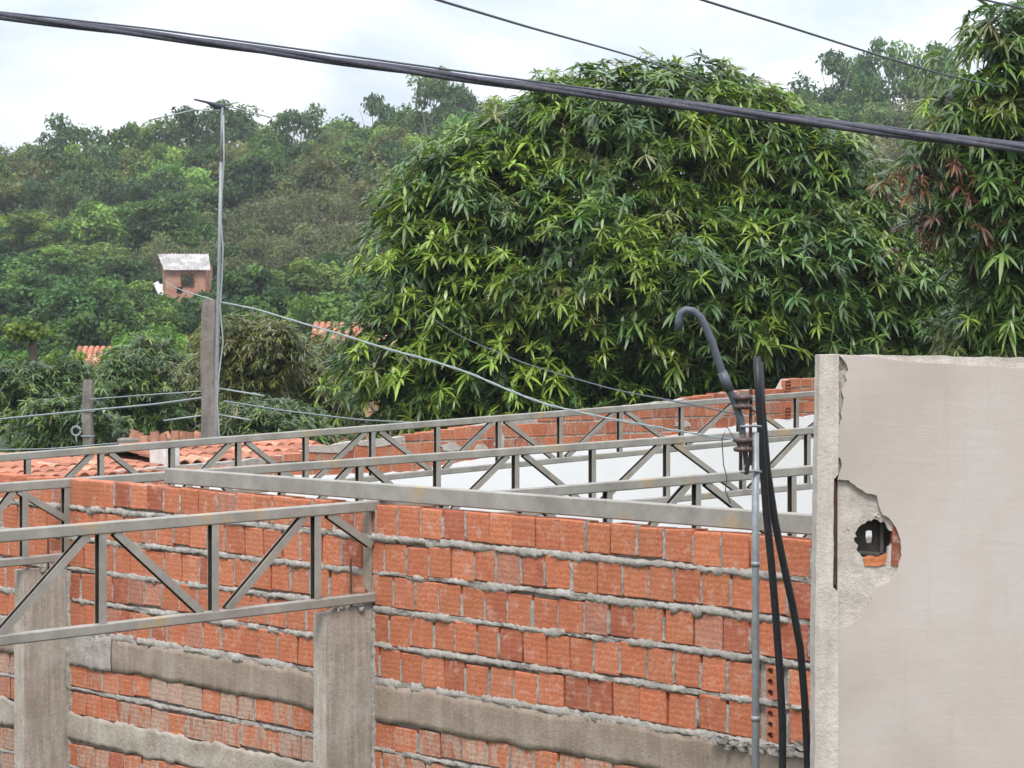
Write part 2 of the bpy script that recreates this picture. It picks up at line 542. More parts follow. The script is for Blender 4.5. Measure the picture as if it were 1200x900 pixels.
def build_brick_wall():
    rng = np.random.default_rng(5)
    root = empty('brick_wall', W(WLEN / 2, 0, -TOPZ), 'long unplastered red hollow brick wall with squeezed out mortar and a concrete band', 'wall')
    br, mo, bm, core = MB(), MB(), MB(), MB()
    u_hole = wall_u(906)
    rows = []
    for i in range(5): rows.append((-.21 * i, -.21 * i - .177, 0))
    z = -1.265
    for i in range(2): rows.append((z - .185 * i, z - .185 * i - .145, 1))
    z = -1.80
    for i in range(9): rows.append((z - .185 * i, z - .185 * i - .15, 1))
    for ri, (zt, zb, low) in enumerate(rows):
        u = rng.uniform(-.1, 0) - .05
        ph = rng.uniform(0, 6)
        while u < WLEN + .1:
            bw = rng.uniform(.172, .196)
            gap = rng.choice([.004, .008, .012, .020], p=[.3, .35, .25, .1])
            dz = .009 * math.sin(u * 1.7 + ph) + .006 * math.sin(u * 4.1 + ph * 2) + rng.uniform(-.005, .005)
            mid = u + bw / 2
            sm = 0.0
            if low:
                sm = .46 + .14 * mnoise.noise((u * .8, ri * .9, .3)) + rng.uniform(-.04, .04)
                if wall_u(440) < mid < wall_u(380): sm = .52
                if wall_u(372) < mid < wall_u(175): sm += .05
                sm = min(.64, max(.36, sm))
                if rng.random() < .25: sm = .33
            else:
                sm = .30
            near_hole = abs(mid - u_hole) < .055 and ri in (3, 4)
            if not near_hole:
                # alpha in tint: the smear threshold runs the other way (large alpha = less mortar)
                add_brick(br, W, u, u + bw, zb + dz, (zt + dz) if ri else -rng.uniform(0, .008), rng.uniform(-.003, .004), .11, brick_tint(rng, 1.0 - sm), rng)
                if rng.random() < .75:       # pointed upright joint
                    hh = zt - zb
                    mortar_bead(mo, lambda a, w, b_, q=u + bw + gap / 2: W(q + b_, w, a), zb + dz + .01, zt + dz - rng.uniform(.0, .05), 0, gap + .008, .004, rng)
            u += bw + gap
    # the hollow end of two bricks left open beside the hoses
    for (zt, zb) in ((-.63, -.807), (-.84, -1.017)):
        he = MB()
        uu = u_hole
        outer = [(uu - .045, zb + .005), (uu + .045, zb + .005), (uu + .045, zt - .005), (uu - .045, zt - .005)]
        holes = []
        for cu in (uu + .018,):
            for k in range(3):
                cz = zb + .035 + k * .053
                holes.append([(cu + .020 * math.cos(a), cz + .017 * math.sin(a)) for a in np.linspace(0, 2 * math.pi, 12, endpoint=False)])
        he.sheet(outer, holes, lambda a, b: W(a, .0, b), lambda a, b: W(a, -.07, b), (.36, .12, .06, .7))
        he.build('hollow_brick', M_BRICK, root)
    for i in range(5):
        zc = -.21 * i - .1935
        mortar_bead(mo, W, -.02, WLEN, zc, .046 if i < 4 else .055, .011, rng)
    mortar_bead(mo, W, -.02, WLEN, -1.2650 - .165, .034, .005, rng)
    for i in range(9): mortar_bead(mo, W, -.02, WLEN, -1.80 - .185 * i - .168, .03, .005, rng)
    rough_band(bm, W, -.02, WLEN, -1.045, -1.262, .007, rng)
    b2 = MB()
    rough_band(b2, W, -.02, WLEN, -1.595, -1.785, .009, rng, .022, 8, .014, .02, 1.35)
    b2.build('render_strip', M_STRIP, root, True)
    # lighter render patch on the band between the two pillars
    pt = MB()
    rough_band(pt, W, wall_u(132), wall_u(82), -1.04, -1.27, .016, rng, .012, 9, .012)
    pt.build('mortar_patch', M_MORTAR, root, True)
    core.prism([W(-.02, -.03, -TOPZ), W(WLEN, -.03, -TOPZ), W(WLEN, -.10, -TOPZ), W(-.02, -.10, -TOPZ)],
               [W(-.02, -.03, -.014), W(WLEN, -.03, -.014), W(WLEN, -.10, -.014), W(-.02, -.10, -.014)])
    # rubble of mortar left on the band at the right end
    for k in range(60):
        uu = wall_u(rng.uniform(842, 962)); r = rng.uniform(.010, .030)
        c = W(uu, rng.uniform(.0, .045), -1.045 + rng.uniform(-.03, .02) + (.03 if uu < wall_u(925) else 0))
        vs = []
        for a in range(6):
            for bq in range(1, 4):
                th, phq = a * math.pi / 3, bq * math.pi / 4
                rr = r * rng.uniform(.7, 1.2)
                vs.append(c + Vector((rr * math.sin(phq) * math.cos(th) * 1.3, rr * math.sin(phq) * math.sin(th), rr * math.cos(phq) * .8)))
        fs = []
        for a in range(6):
            for bq in range(2):
                p, q = a * 3 + bq, ((a + 1) % 6) * 3 + bq
                fs.append((p, q, q + 1, p + 1))
        fs.append(tuple(a * 3 for a in range(6))); fs.append(tuple(a * 3 + 2 for a in range(5, -1, -1)))
        mo.mesh(vs, fs)
    br.build('brickwork', M_BRICK, root)
    mo.build('mortar', M_MORTAR, root, True)
    bm.build('tie_beam', M_BEAM, root, True)
    core.build('wall_core', M_MORTAR, root)


build_brick_wall()

# ------------------------------------------------------------------ pillars
PILLAR_TOP = -.615


def build_pillar(px, label):
    rng = np.random.default_rng(int(px))
    u = wall_u(px)
    root = empty('concrete_pillar', W(u + .055, .18, -TOPZ), label, 'pillar', 'concrete pillars against the brick wall')
    mb = MB()
    nz, per = 60, []
    w0, w1, u0, u1 = -.005, .36, u, u + .115
    zs = np.linspace(-TOPZ, PILLAR_TOP, nz)
    prof = [(u0, w0), (u0, .09), (u0, .18), (u0, .27), (u0 - .0, w1 - .012), (u0 + .012, w1), (u0 + .06, w1), (u1 - .012, w1), (u1, w1 - .012), (u1, .2), (u1, w0)]
    vs, fs = [], []
    for i, z in enumerate(zs):
        for k, (a, b) in enumerate(prof):
            jz = z + (rng.uniform(-.012, .012) if i == nz - 1 else 0)
            d = .005 * mnoise.noise((a * 9 + px, b * 9, z * 4)) + rng.uniform(-.0012, .0012)
            vs.append(W(a - d if k < 5 else a + d * .5, b + (d if 4 <= k <= 8 else 0), jz))
    m = len(prof)
    for i in range(nz - 1):
        for k in range(m - 1):
            fs.append((i*m+k, i*m+k+1, (i+1)*m+k+1, (i+1)*m+k))
    fs.append(tuple((nz - 1) * m + k for k in range(m)))
    mb.mesh(vs, fs)
    mb.build('shaft', M_PILLAR, root)
    sm = MB()   # ragged mortar seam where the pillar meets the wall
    mortar_bead(sm, lambda a, w, b: W(u - .008 + b, w + .004, a), -TOPZ + .4, PILLAR_TOP - .01, 0, .03, .012, rng)
    for k in range(9):   # crumbs of mortar on the head
        cu, cw = rng.uniform(u0, u1), rng.uniform(.02, .3)
        sm.bar(W(cu, cw, PILLAR_TOP - .01), W(cu + rng.uniform(-.02, .02), cw + rng.uniform(-.02, .02), PILLAR_TOP + rng.uniform(.008, .022)), .03, .035, (1, 0, 0), .01)
    sm.build('mortar_seam', M_MORTAR, root, True)
    rb = MB()
    rb.tube([W(u + .03, .14, PILLAR_TOP - .02), W(u + .03, .142, PILLAR_TOP + .15), W(u + .031, .14, PILLAR_TOP + .30)], .0065, 6)
    rb.build('rebar', M_RUST, root)
    # broken brick seat packed over the chord
    pk = MB()
    pk.bar(W(u + .02, .10, PILLAR_TOP + .09), W(u + .10, .02, PILLAR_TOP + .105), .09, .03, (0, 0, 1), .008, (.15, .075, .045, 1))
    pk.build('packing_brick', M_BRICK, root)


build_pillar(437, 'concrete pillar nearest the camera, holding the end of the front roof truss')
build_pillar(80, 'concrete pillar at the left edge, crossed by the front truss diagonal')

# ------------------------------------------------------------------ roof trusses
INTO = -N                                     # beyond the wall, to the right and away


def truss_t(base, px):
    k = (px - CX) / F
    return (k * base.y - base.x) / (INTO.x - k * INTO.y)


def build_truss(base_px, base_pt, pa, pb, t_from, t_to, nodes, label, depth=.53, wall_end=False):
    """pa, pb: (px, py) on the chord's top line; nodes: (px, 'T' or 'B') = where the diagonals meet"""
    base = base_pt if base_pt is not None else wall_pt(base_px)
    ta, tb = truss_t(base, pa[0]), truss_t(base, pb[0])
    za = EYE - (pa[1] - CY) * (base + INTO * ta).y / F
    zb = EYE - (pb[1] - CY) * (base + INTO * tb).y / F
    zt = lambda t: za + (zb - za) * (t - ta) / (tb - ta)
    pos = lambda t, dz: base + INTO * t + Vector((0, 0, zt(t) + dz))
    root = empty('roof_truss', pos(0, -depth), label, 'roof truss', 'grey steel roof trusses')
    ch, cw = .064, .055
    a = MB(); a.bar(pos(t_from, -ch/2), pos(t_to, -ch/2), cw, ch, (0, 0, 1), .007)
    a.build('top_chord', M_STEEL, root)
    a = MB(); a.bar(pos(t_from, -depth + .028), pos(t_to, -depth + .028), .052, .056, (0, 0, 1), .007)
    a.build('bottom_chord', M_STEEL, root)
    ts = [(truss_t(base, p), k) for p, k in nodes]
    zi0, zi1 = -ch + .004, -depth + .052
    for t, k in ts:
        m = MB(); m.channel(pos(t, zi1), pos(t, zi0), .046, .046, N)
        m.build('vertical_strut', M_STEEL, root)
    for (t0, k0), (t1, k1) in zip(ts, ts[1:]):
        if k0 == k1: continue
        g = .085
        s = 1 if t1 > t0 else -1
        A = pos(t0 + s * g, zi0 if k0 == 'T' else zi1); B_ = pos(t1 - s * g, zi0 if k1 == 'T' else zi1)
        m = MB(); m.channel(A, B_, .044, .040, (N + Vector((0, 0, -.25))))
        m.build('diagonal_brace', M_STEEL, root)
    return root, pos, zi0, zi1


ra, pos, zi0, zi1 = build_truss(437, None, (0, 621), (955, 545), -4.4, 8.0,
    [(-165, 'T'), (-20, 'B'), (118, 'T'), (250, 'B'), (370, 'T')], 'front steel roof truss, low at left, ending on the near concrete pillar', .595)
m = MB(); m.channel(pos(-.34, zi0), pos(-.02, zi0 - .2), .044, .04, N); m.build('diagonal_brace', M_STEEL, ra)
m = MB(); rough_band(m, W, wall_u(437) - .0, wall_u(437) + .085, -.62, -.02, .006, np.random.default_rng(4), .02, 24, .012, .03); m.build('mortar_fill', M_BEAM, bpy.data.objects['brick_wall'], True)
bA = wall_pt(437)
ts = [(truss_t(bA, p), k) for p, k in ((610, 'B'), (712, 'T'), (816, 'T'), (928, 'B'), (1045, 'T'), (1160, 'B'))]
prev = None
for px_, k in ((520, 'T'), (612, 'T'), (712, 'B'), (816, 'T'), (928, 'B'), (1045, 'T')):
    t = truss_t(bA, px_)
    m = MB(); m.channel(pos(t, zi1), pos(t, zi0), .046, .046, N); m.build('vertical_strut', M_STEEL, ra)
    if prev and prev[1] != k:
        m = MB(); m.channel(pos(prev[0] + .085, zi0 if prev[1] == 'T' else zi1), pos(t - .085, zi0 if k == 'T' else zi1), .044, .04, N + Vector((0, 0, -.25)))
        m.build('diagonal_brace', M_STEEL, ra)
    prev = (t, k)

rb_, pos, zi0, zi1 = build_truss(80, None, (0, 566), (955, 500), -3.2, 11.5,
    [(-60, 'B'), (28, 'T')], 'middle steel roof truss crossing the wall at the far left pillar', .565)
m = MB(); m.channel(pos(-.40, zi0), pos(-.02, zi0 - .22), .044, .04, N); m.build('diagonal_brace', M_STEEL, rb_)
m = MB(); m.channel(pos(-.02, zi1), pos(-.02, zi0), .046, .046, N); m.build('vertical_strut', M_STEEL, rb_)
bB = wall_pt(80); prev = None
for px_, k in ((145, 'B'), (240, 'T'), (330, 'B'), (421, 'T'), (512, 'B'), (604, 'T'), (694, 'B'), (781, 'T'), (870, 'B'), (946, 'T'), (1030, 'B')):
    t = truss_t(bB, px_)
    m = MB(); m.channel(pos(t, zi1), pos(t, zi0), .046, .046, N); m.build('vertical_strut', M_STEEL, rb_)
    if prev:
        m = MB(); m.channel(pos(prev[0] + .085, zi0 if prev[1] == 'T' else zi1), pos(t - .085, zi0 if k == 'T' else zi1), .044, .04, N + Vector((0, 0, -.25)))
        m.build('diagonal_brace', M_STEEL, rb_)
    prev = (t, k)

sp = (wall_pt(80) - wall_pt(437)).length
bC = wall_pt(80) + D * sp
build_truss(0, bC, (0, 532), (955, 458), -1.5, 15.5,
    [(-45, 'B'), (32, 'T'), (118, 'B'), (201, 'T'), (279, 'B'), (358, 'T'), (436, 'B'), (512, 'T'), (584, 'B'), (656, 'T'), (726, 'B'), (798, 'T'), (866, 'B'), (933, 'T'), (1005, 'B')]
    if False else
    [(-45, 'T'), (32, 'B'), (118, 'T'), (201, 'B'), (279, 'T'), (358, 'B'), (436, 'T'), (512, 'B'), (584, 'T'), (656, 'B'), (726, 'T'), (798, 'B'), (866, 'T'), (933, 'B'), (1005, 'T')],
    'farthest steel roof truss in front of the tile roofs and white wall')

# the purlin that lies along the top of the wall
pm = MB()
ul, ur = wall_u(190), 0.0
pm.bar(W(ur, -.05, .068), W(ul, -.05, .068), .06, .10, (0, 0, 1), .007)
o = pm.build('steel_purlin', M_STEEL)
tag(o, 'long grey steel purlin lying along the top of the brick wall', 'purlin')

# ------------------------------------------------------------------ plastered wall at the right, with the knocked-out hole
YW = 9.5


def ragged(pts, rng, step=6.0, amp=1.6):
    out = []
    for (a, b) in zip(pts, pts[1:]):
        n = max(1, int(math.hypot(b[0]-a[0], b[1]-a[1]) / step))
        for k in range(n):
            f = k / n
            out.append((a[0] + (b[0]-a[0])*f + rng.uniform(-amp, amp), a[1] + (b[1]-a[1])*f + rng.uniform(-amp, amp)))
    out.append(pts[-1])
    return out


def build_plaster_wall():
    rng = np.random.default_rng(3)
    BOT = CY + EYE * F / YW
    root = empty('plastered_wall', at(1140, BOT, YW + .07), 'pale plastered wall end with a knocked out hole showing brick', 'wall')
    pl = lambda dy: (lambda a, b: at(a, b, YW) + Vector((0, dy, 0)))
    XR = 1420
    hole = ragged([(1003, 632), (1006, 620), (1014, 612), (1026, 609), (1038, 613), (1046, 624), (1047, 634), (1042, 644), (1038, 655), (1026, 659), (1014, 655), (1006, 645), (1003, 632)], rng, 3, 2.0)[:-1]
    top = ragged([(982, 416), (1040, 416.5), (1120, 417.5), (1200, 419.5), (XR, 424)], rng, 9, 1.0)
    outer = [(982, BOT)] + top + [(XR, BOT)]
    c = MB(); c.sheet(outer, [hole], pl(.022), pl(.065))
    c.build('render_layer', M_CORE, root)
    # rear leaf of the hollow wall, with the slit of daylight
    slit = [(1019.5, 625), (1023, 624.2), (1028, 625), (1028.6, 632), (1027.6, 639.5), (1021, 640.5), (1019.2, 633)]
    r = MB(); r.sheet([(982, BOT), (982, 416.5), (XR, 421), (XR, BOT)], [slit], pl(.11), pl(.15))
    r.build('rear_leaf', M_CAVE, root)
    # broken hollow bricks inside the cavity
    b = MB()
    b.sheet(ragged([(1012, 655), (1020, 652), (1030, 654), (1040, 650), (1038, 662), (1028, 664), (1014, 663.5), (1012, 655)], rng, 3, .5)[:-1], [], pl(.0155), pl(.06), (.52, .17, .065, .75))
    b.bar(at(1052, 604, YW + .05), at(1049, 662, YW + .05), .045, .07, (0, 1, 0), .006, (.16, .062, .04, .75))  # right-hand brick, its tint darkened for the shadow in the hole
    b.build('broken_brick', M_BRICK, root)
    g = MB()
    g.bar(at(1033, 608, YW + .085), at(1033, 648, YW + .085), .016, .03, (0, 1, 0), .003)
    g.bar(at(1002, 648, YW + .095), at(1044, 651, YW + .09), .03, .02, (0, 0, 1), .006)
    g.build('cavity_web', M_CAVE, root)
    # skim coat with its broken edge
    left = [(981, BOT), (981, 735), (996, 733), (1009, 722), (1018, 710), (1022, 700), (1027, 690), (1042, 682), (1052, 668), (1056.5, 650), (1055, 632),
            (1050, 618), (1042, 607), (1034, 603), (1030, 594), (1027.5, 581), (1014, 577), (1002, 569), (994, 562.5), (981, 562), (984.5, 552), (987, 545), (985, 538), (981.5, 533),
            (981.5, 505), (984, 497), (986.5, 491), (985, 482), (988, 474), (989, 466), (986, 458), (989, 452), (992, 446), (990, 439), (994, 434), (992, 427), (988, 421), (984, 417)]
    edge = ragged(left, rng, 3, .5)
    topc = ragged([(1000, 416.8), (1024, 418.5), (1062, 424), (1120, 427), (1200, 431.5), (XR, 440)], rng, 12, .7)
    s = MB(); s.sheet(edge + topc + [(XR, BOT)], [], pl(0), pl(.0235))
    s.build('plaster_coat', M_PLASTER, root)
    # spalled rim round the hole: lumps of grout
    lm = MB()
    for k in range(14):
        a = rng.uniform(0, 2 * math.pi); rr = rng.uniform(1.02, 1.45)
        px_, py_ = 1025 + 23 * rr * math.cos(a), 633 + 25 * rr * math.sin(a)
        if py_ > 650 and rr < 1.2: continue
        q = rng.uniform(.002, .006)
        p = at(px_, py_, YW) + Vector((0, .020, 0))
        lm.bar(p + Vector((0, .01, -q)), p + Vector((rng.uniform(-q, q), rng.uniform(-.006, .004), q)), q * 2, q * 2, (1, 0, 0), q * .6)
    for k in range(8):
        px_, py_ = rng.uniform(983, 1024), rng.uniform(572, 726)
        if (px_ - 1025) ** 2 + (py_ - 633) ** 2 < 27 ** 2: continue
        q = rng.uniform(.0015, .004)
        p = at(px_, py_, YW) + Vector((0, .021, 0))
        lm.bar(p + Vector((0, .01, -q)), p + Vector((0, rng.uniform(-.004, .002), q)), q * 2, q * 2, (1, 0, 0), q * .6)
    lm.build('grout_lumps', M_CORE, root)
    # cast column strip at the wall's end
    cl = ragged([(953.5, BOT), (955, 760), (957, 600), (959, 500), (960.5, 416)], rng, 12, .5)
    cr = ragged([(983, 415.5), (982.5, 470), (982.5, 530), (982, 556), (977, 562), (976.5, 688), (982, 694), (982.5, 740), (982.5, BOT)], rng, 12, .35)
    e = MB(); e.sheet(cl + cr, [], pl(-.004), pl(.148))
    e.build('end_column', M_EDGE, root)
    rr = MB(); rr.bar(at(979.3, 565, YW) + Vector((0, .018, 0)), at(979, 686, YW) + Vector((0, .018, 0)), .006, .006, (0, 1, 0), .001)
    rr.build('rebar', M_RUST, root)
    # grooves of the crack cross the strip: a scab of brown render near the top
    sc = MB()
    for (px_, py_, w_, h_) in ((987, 430, .022, .035), (985, 450, .02, .022), (986, 548, .012, .02)):
        ring = [(px_ + w_ * 150 * math.cos(a) * rng.uniform(.6, 1.2), py_ + h_ * 150 * math.sin(a) * rng.uniform(.6, 1.2)) for a in np.linspace(0, 2 * math.pi, 11, endpoint=False)]
        sc.sheet(ring, [], pl(.0195), pl(.03))
    sc.build('bare_render', M_BEAM, root)


build_plaster_wall()

# ------------------------------------------------------------------ service mast, hoses
YM = 10.2
root = empty('service_mast', at(885, CY + EYE * F / YM, YM), 'galvanised service mast with a hooked grey conduit and brown insulators', 'service mast')
m = MB(); m.tube([at(885.5, CY + EYE * F / YM, YM), at(885.5, 660, YM), at(885, 507, YM)], .0165, 12)
m.build('steel_pipe', M_GALV, root, True)
for y in (661, 842):
    m = MB(); m.tube([at(885.4, y + 3, YM), at(885.4, y - 3, YM)], .0185, 12); m.build('pipe_coupling', M_GALV, root, True)
hk = [(875, 545), (872, 520), (868, 492), (860, 468), (850, 448), (842, 424), (834, 400), (827, 383), (820, 371), (812, 364.5), (804, 363), (798, 367), (795.5, 376), (795, 388)]
m = MB(); m.tube([at(x, y, YM - .03) for x, y in hk], [.010, .014, .0165] + [.017] * 11, 12)
m.build('hooked_conduit', M_PVC, root, True)
m = MB(); m.tube([at(846, 436, YM - .03), at(855, 458, YM - .03)], .0205, 12); m.build('conduit_socket', M_PVC, root, True)
m = MB(); m.bar(at(880, 455, YM - .0), at(879, 545, YM - .0), .012, .03, (0, 1, 0), .002)
m.build('bracket', M_RUST, root)
for y in (470, 520):
    m = MB()
    c = at(870.5, y, YM - .035)
    prof = [(-.036, .018), (-.032, .038), (-.018, .042), (-.012, .026), (.004, .026), (.010, .044), (.024, .040), (.030, .02), (.040, .012)]
    m.tube([c + Vector((0, 0, z)) for z, r in prof], [r for z, r in prof], 14)
    m.build('insulator', M_CERAMIC, root, True)
for y in (500, 553):
    m = MB(); m.tube([at(868, y, YM - .05), at(884, y - 1, YM - .03), at(892, y, YM)], .006, 6); m.build('clamp', M_GALV, root, True)
m = MB(); m.tube([at(x, y, YM - .06) for x, y in ((868, 527), (852, 500), (846, 515), (848, 545), (852, 560), (850, 575), (856, 590))], .0025, 5)
m.build('loose_tail_wire', M_DWIRE, root, True)
m = MB(); m.bar(at(874, 556, YM - .04), at(878, 536, YM - .04), .02, .02, (0, 1, 0), .004); m.build('connector', M_BLACK, root)

h1 = [(887, 418), (889, 460), (893, 530), (898, 600), (904, 660), (909, 720), (914, 790), (917, 850), (917, 960)]
h2 = [(890, 424), (893, 480), (899, 550), (908, 610), (918, 660), (929, 710), (938, 760), (943, 820), (946, 880), (948, 960)]
for pts, lab, dy in ((h1, 'left black hose hanging straight down beside the steel pipe', .10), (h2, 'right black hose curving towards the plastered wall', .14)):
    m = MB()
    P_ = [at(x, y, YM + dy) for x, y in pts]
    P_.append(Vector((P_[-1].x, P_[-1].y, 0.02)))
    m.tube(P_, .0172, 10)
    o = m.build('black_hose', M_BLACK, None, True)
    tag(o, lab, 'hose', 'black hoses beside the mast')

# ------------------------------------------------------------------ overhead cables


def path(pts, ya, yb, n=40):
    """smooth 3D path through pixel points, nearer or farther along the way"""
    xs = np.array([p[0] for p in pts], float); ys = np.array([p[1] for p in pts], float)
    f = np.linspace(0, 1, n)
    cum = np.concatenate([[0], np.cumsum(np.hypot(np.diff(xs), np.diff(ys)))]); cum /= cum[-1]
    x = np.interp(f, cum, xs); y = np.interp(f, cum, ys)
    for _ in range(3):
        x[1:-1] = (x[:-2] + 2 * x[1:-1] + x[2:]) / 4; y[1:-1] = (y[:-2] + 2 * y[1:-1] + y[2:]) / 4
    inv = (1 / ya) * (1 - f) + (1 / yb) * f
    return [at(a, b, 1 / k) for a, b, k in zip(x, y, inv)]


main = path([(-160, 1), (0, 19), (180, 41), (400, 72), (600, 99), (840, 129), (1040, 155), (1200, 174), (1360, 192)], 8.8, 6.8, 120)
root = empty('power_cable', main[60], 'thick dark twisted power cable sagging across the top of the view', 'cable')
for k in range(3):
    pp = []
    for i, p in enumerate(main):
        a = i * .16 + k * 2.094
        pp.append(p + Vector((0, math.cos(a), math.sin(a))) * .0062)
    m = MB(); m.tube(pp, .0094, 10); m.build('cable_strand', M_CABLE, root, True)
m = MB(); m.tube(path([(-160, -3), (0, 14), (180, 34), (400, 64.5), (600, 92), (840, 123.5), (1040, 149.5), (1200, 168), (1360, 186)], 8.8, 6.8, 80), .0035, 6)
m.build('messenger_wire', M_DWIRE, root, True)

m = MB(); m.tube(path([(430, -28), (510, -1), (620, 32), (700, 54), (752, 69), (830, 100)], 14, 33), .010, 6)
tag(m.build('overhead_wire', M_DWIRE, None, True), 'thin dark wire running into the top of the big mango tree', 'wire', 'thin overhead wires')
m = MB(); m.tube(path([(740, -28), (820, -1), (920, 30), (1020, 62), (1100, 86), (1180, 104)], 13, 25), .0085, 6)
tag(m.build('overhead_wire', M_DWIRE, None, True), 'thin dark wire running into the right mango tree', 'wire', 'thin overhead wires')
m = MB(); m.tube(path([(1090, -18), (1150, -1), (1200, 10), (1280, 27)], 13, 17), .007, 6)
tag(m.build('overhead_wire', M_DWIRE, None, True), 'short thin wire in the top right corner of the sky', 'wire', 'thin overhead wires')

# pale service drop, twisted, from the post to the mast
drop = path([(258, 354), (300, 362), (335, 373), (400, 392), (450, 408), (500, 421), (550, 437), (600, 459), (640, 474), (665, 480), (720, 492), (800, 506), (868, 517)], 26.6, 10.15, 90)
root = empty('service_drop', drop[0], 'pale twisted service wire drooping from the old post to the mast', 'wire')
for k in range(2):
    pp = [p + Vector((0, math.cos(i * .9 + k * 3.14), math.sin(i * .9 + k * 3.14))) * .0035 for i, p in enumerate(drop)]
    m = MB(); m.tube(pp, [.0070 * (1 - .66 * i / 89) for i in range(90)], 6); m.build('wire_strand', M_PALEWIRE, root, True)

m = MB(); a_, b_ = at(192, 328, 149), at(258, 354, 26.6)
m.tube([a_.lerp(b_, k / 20) - Vector((0, 0, .10 * math.sin(math.pi * k / 20))) for k in range(21)], [.020 - .012 * k / 20 for k in range(21)], 5)
tag(m.build('slack_wire', M_PALEWIRE, None, True), 'pale wire from the top of the near post up to the hill house', 'wire', 'slack wires in front of the trees')

# far wires over the left trees
for pts, ya, yb, r, lab in (([(-60, 499), (0, 491), (103, 481), (180, 474), (245, 465)], 36, 27, .012, 'pale wire reaching past the far post to the near post'),
                            ([(-60, 522), (0, 527), (60, 526), (140, 519), (236, 517)], 36, 27.5, .008, 'lowest slack wire in front of the left trees'),
                            ([(103, 468), (170, 463), (245, 458)], 36, 27, .008, 'upper slack wire between the two posts'),
                            ([(262, 470), (330, 481), (420, 492), (520, 497)], 27, 31, .010, 'thin slack wire right of the near post'),
                            ([(440, 330), (540, 395), (620, 428), (720, 457), (800, 472), (868, 486)], 44, 10.3, .0042, 'thin dark wire drooping across the mango tree')):
    m = MB(); m.tube(path(pts, ya, yb), r, 5)
    tag(m.build('slack_wire', M_WIRE if 'dark' not in lab else M_DWIRE, None, True), lab, 'wire', 'slack wires in front of the trees')

# ------------------------------------------------------------------ posts and antenna
YP = 27.0


def build_post(px, top, Y, w, label, rods=()):
    base = at(px, CY + EYE * F / Y, Y)
    root = empty('concrete_post', base, label, 'post', 'old concrete posts')
    m = MB()
    zt = at(px, top, Y).z
    n = 14
    A = []
    for i in range(n):
        f = i / (n - 1)
        z = base.z + (zt - base.z) * f
        ww = w * (1.15 - .15 * f)
        A.append((Vector((base.x + .012 * math.sin(i * 2.1), Y, z)), ww))
    for (a, wa), (b, wb) in zip(A, A[1:]):
        q = .12
        pr = lambda c, s: [c + Vector((x * s, y * s, 0)) for x, y in ((-.5 + q, -.5), (.5 - q, -.5), (.5, -.5 + q), (.5, .5 - q), (.5 - q, .5), (-.5 + q, .5), (-.5, .5 - q), (-.5, -.5 + q))]
        m.prism(pr(a, wa), pr(b, wb), caps=(b == A[-1][0]))
    m.build('shaft', M_POST, root)
    return root


pr_ = build_post(245, 351, YP, .165, 'near weathered concrete post carrying the antenna mast')
for y in (451.5, 468, 487, 507):
    m = MB()
    c = at(245, y, YP)
    ring = [c + Vector((math.cos(a) * .098, math.sin(a) * .098, 0)) for a in np.linspace(math.pi / 4, 2 * math.pi + math.pi / 4, 5)]
    m.tube(ring, .011, 5); m.build('wire_band', M_PALEWIRE, pr_)
for (x0, y0, x1, y1) in ((256, 486, 293, 492), (192, 493, 236, 487), (256, 455, 310, 464)):
    m = MB(); m.tube([at(x0, y0, YP - .13), at(x1, y1, YP - .25)], .010, 6); m.build('cross_rod', M_PALEWIRE, pr_, True)
p2 = build_post(103, 445, 36, .15, 'smaller concrete post farther off at left')
for y in (482, 511):
    m = MB(); c = at(103, y, 36)
    m.tube([c + Vector((math.cos(a) * .1, math.sin(a) * .1, 0)) for a in np.linspace(0, 2 * math.pi, 9)], .01, 5)
    m.build('wire_band', M_PALEWIRE, p2)
m = MB()
c = at(89, 505, 35.8)
for rr in (.075, .06):
    m.tube([c + Vector((math.cos(a) * rr, .01, math.sin(a) * rr)) for a in np.linspace(0, 2 * math.pi, 15)], .009, 5)
m.tube([at(89, 511, 35.8), at(90, 521, 35.8)], .009, 5)
m.build('wire_coil', M_WIRE, p2, True)

YA = 26.6
root = empty('antenna', at(253, CY + EYE * F / YA, YA), 'tall thin antenna mast with a small aerial on top', 'antenna')
m = MB(); m.tube([at(252, CY + EYE * F / YA, YA), at(253.5, 480, YA), at(257, 300, YA), at(259, 190, YA)], [.024, .024, .021, .018], 8)
m.tube([at(259, 192, YA), at(260.5, 126, YA)], .014, 8)
m.build('mast', M_GALV, root, True)
m = MB()
cab = [(261.5, 135), (262, 190), (259.5, 230), (258.5, 260), (261, 290), (259.5, 330), (257.5, 360), (261, 400), (256, 440), (254, 470), (257, 520), (256, 545)]
m.tube([at(x + .5, y, YA - .05) for x, y in cab], .0085, 6)
m.build('antenna_cable', M_PALEWIRE, root, True)
m = MB(); m.tube([at(228, 116.5, YA - .5), at(243, 120, YA - .2), at(250, 123, YA - .05), at(262, 126, YA + .05)], [.010, .014, .032, .038], 8)
m.build('aerial_head', M_DWIRE, root, True)
for pts in ([(258, 129), (243, 130), (228, 128.5), (205, 134), (174, 141)], [(264, 125), (282, 128), (300, 133), (318, 138)], [(227, 128), (215, 123)], [(264, 122), (280, 120)]):
    m = MB(); m.tube([at(x, y, YA - .03) for x, y in pts], .008, 5); m.build('aerial_rod', M_PALEWIRE, root, True)

# ------------------------------------------------------------------ neighbouring house: white wall with a raw brick parapet, tile roofs
bD = wall_pt(80) + D * (sp + 1.6)


def DT(px): return truss_t(bD, px)
def DW(u, w, z): return bD + INTO * u - D * w + Vector((0, 0, EYE + z))


def DZ(px, py):
    Y = (bD + INTO * DT(px)).y
    return -(py - CY) * Y / F


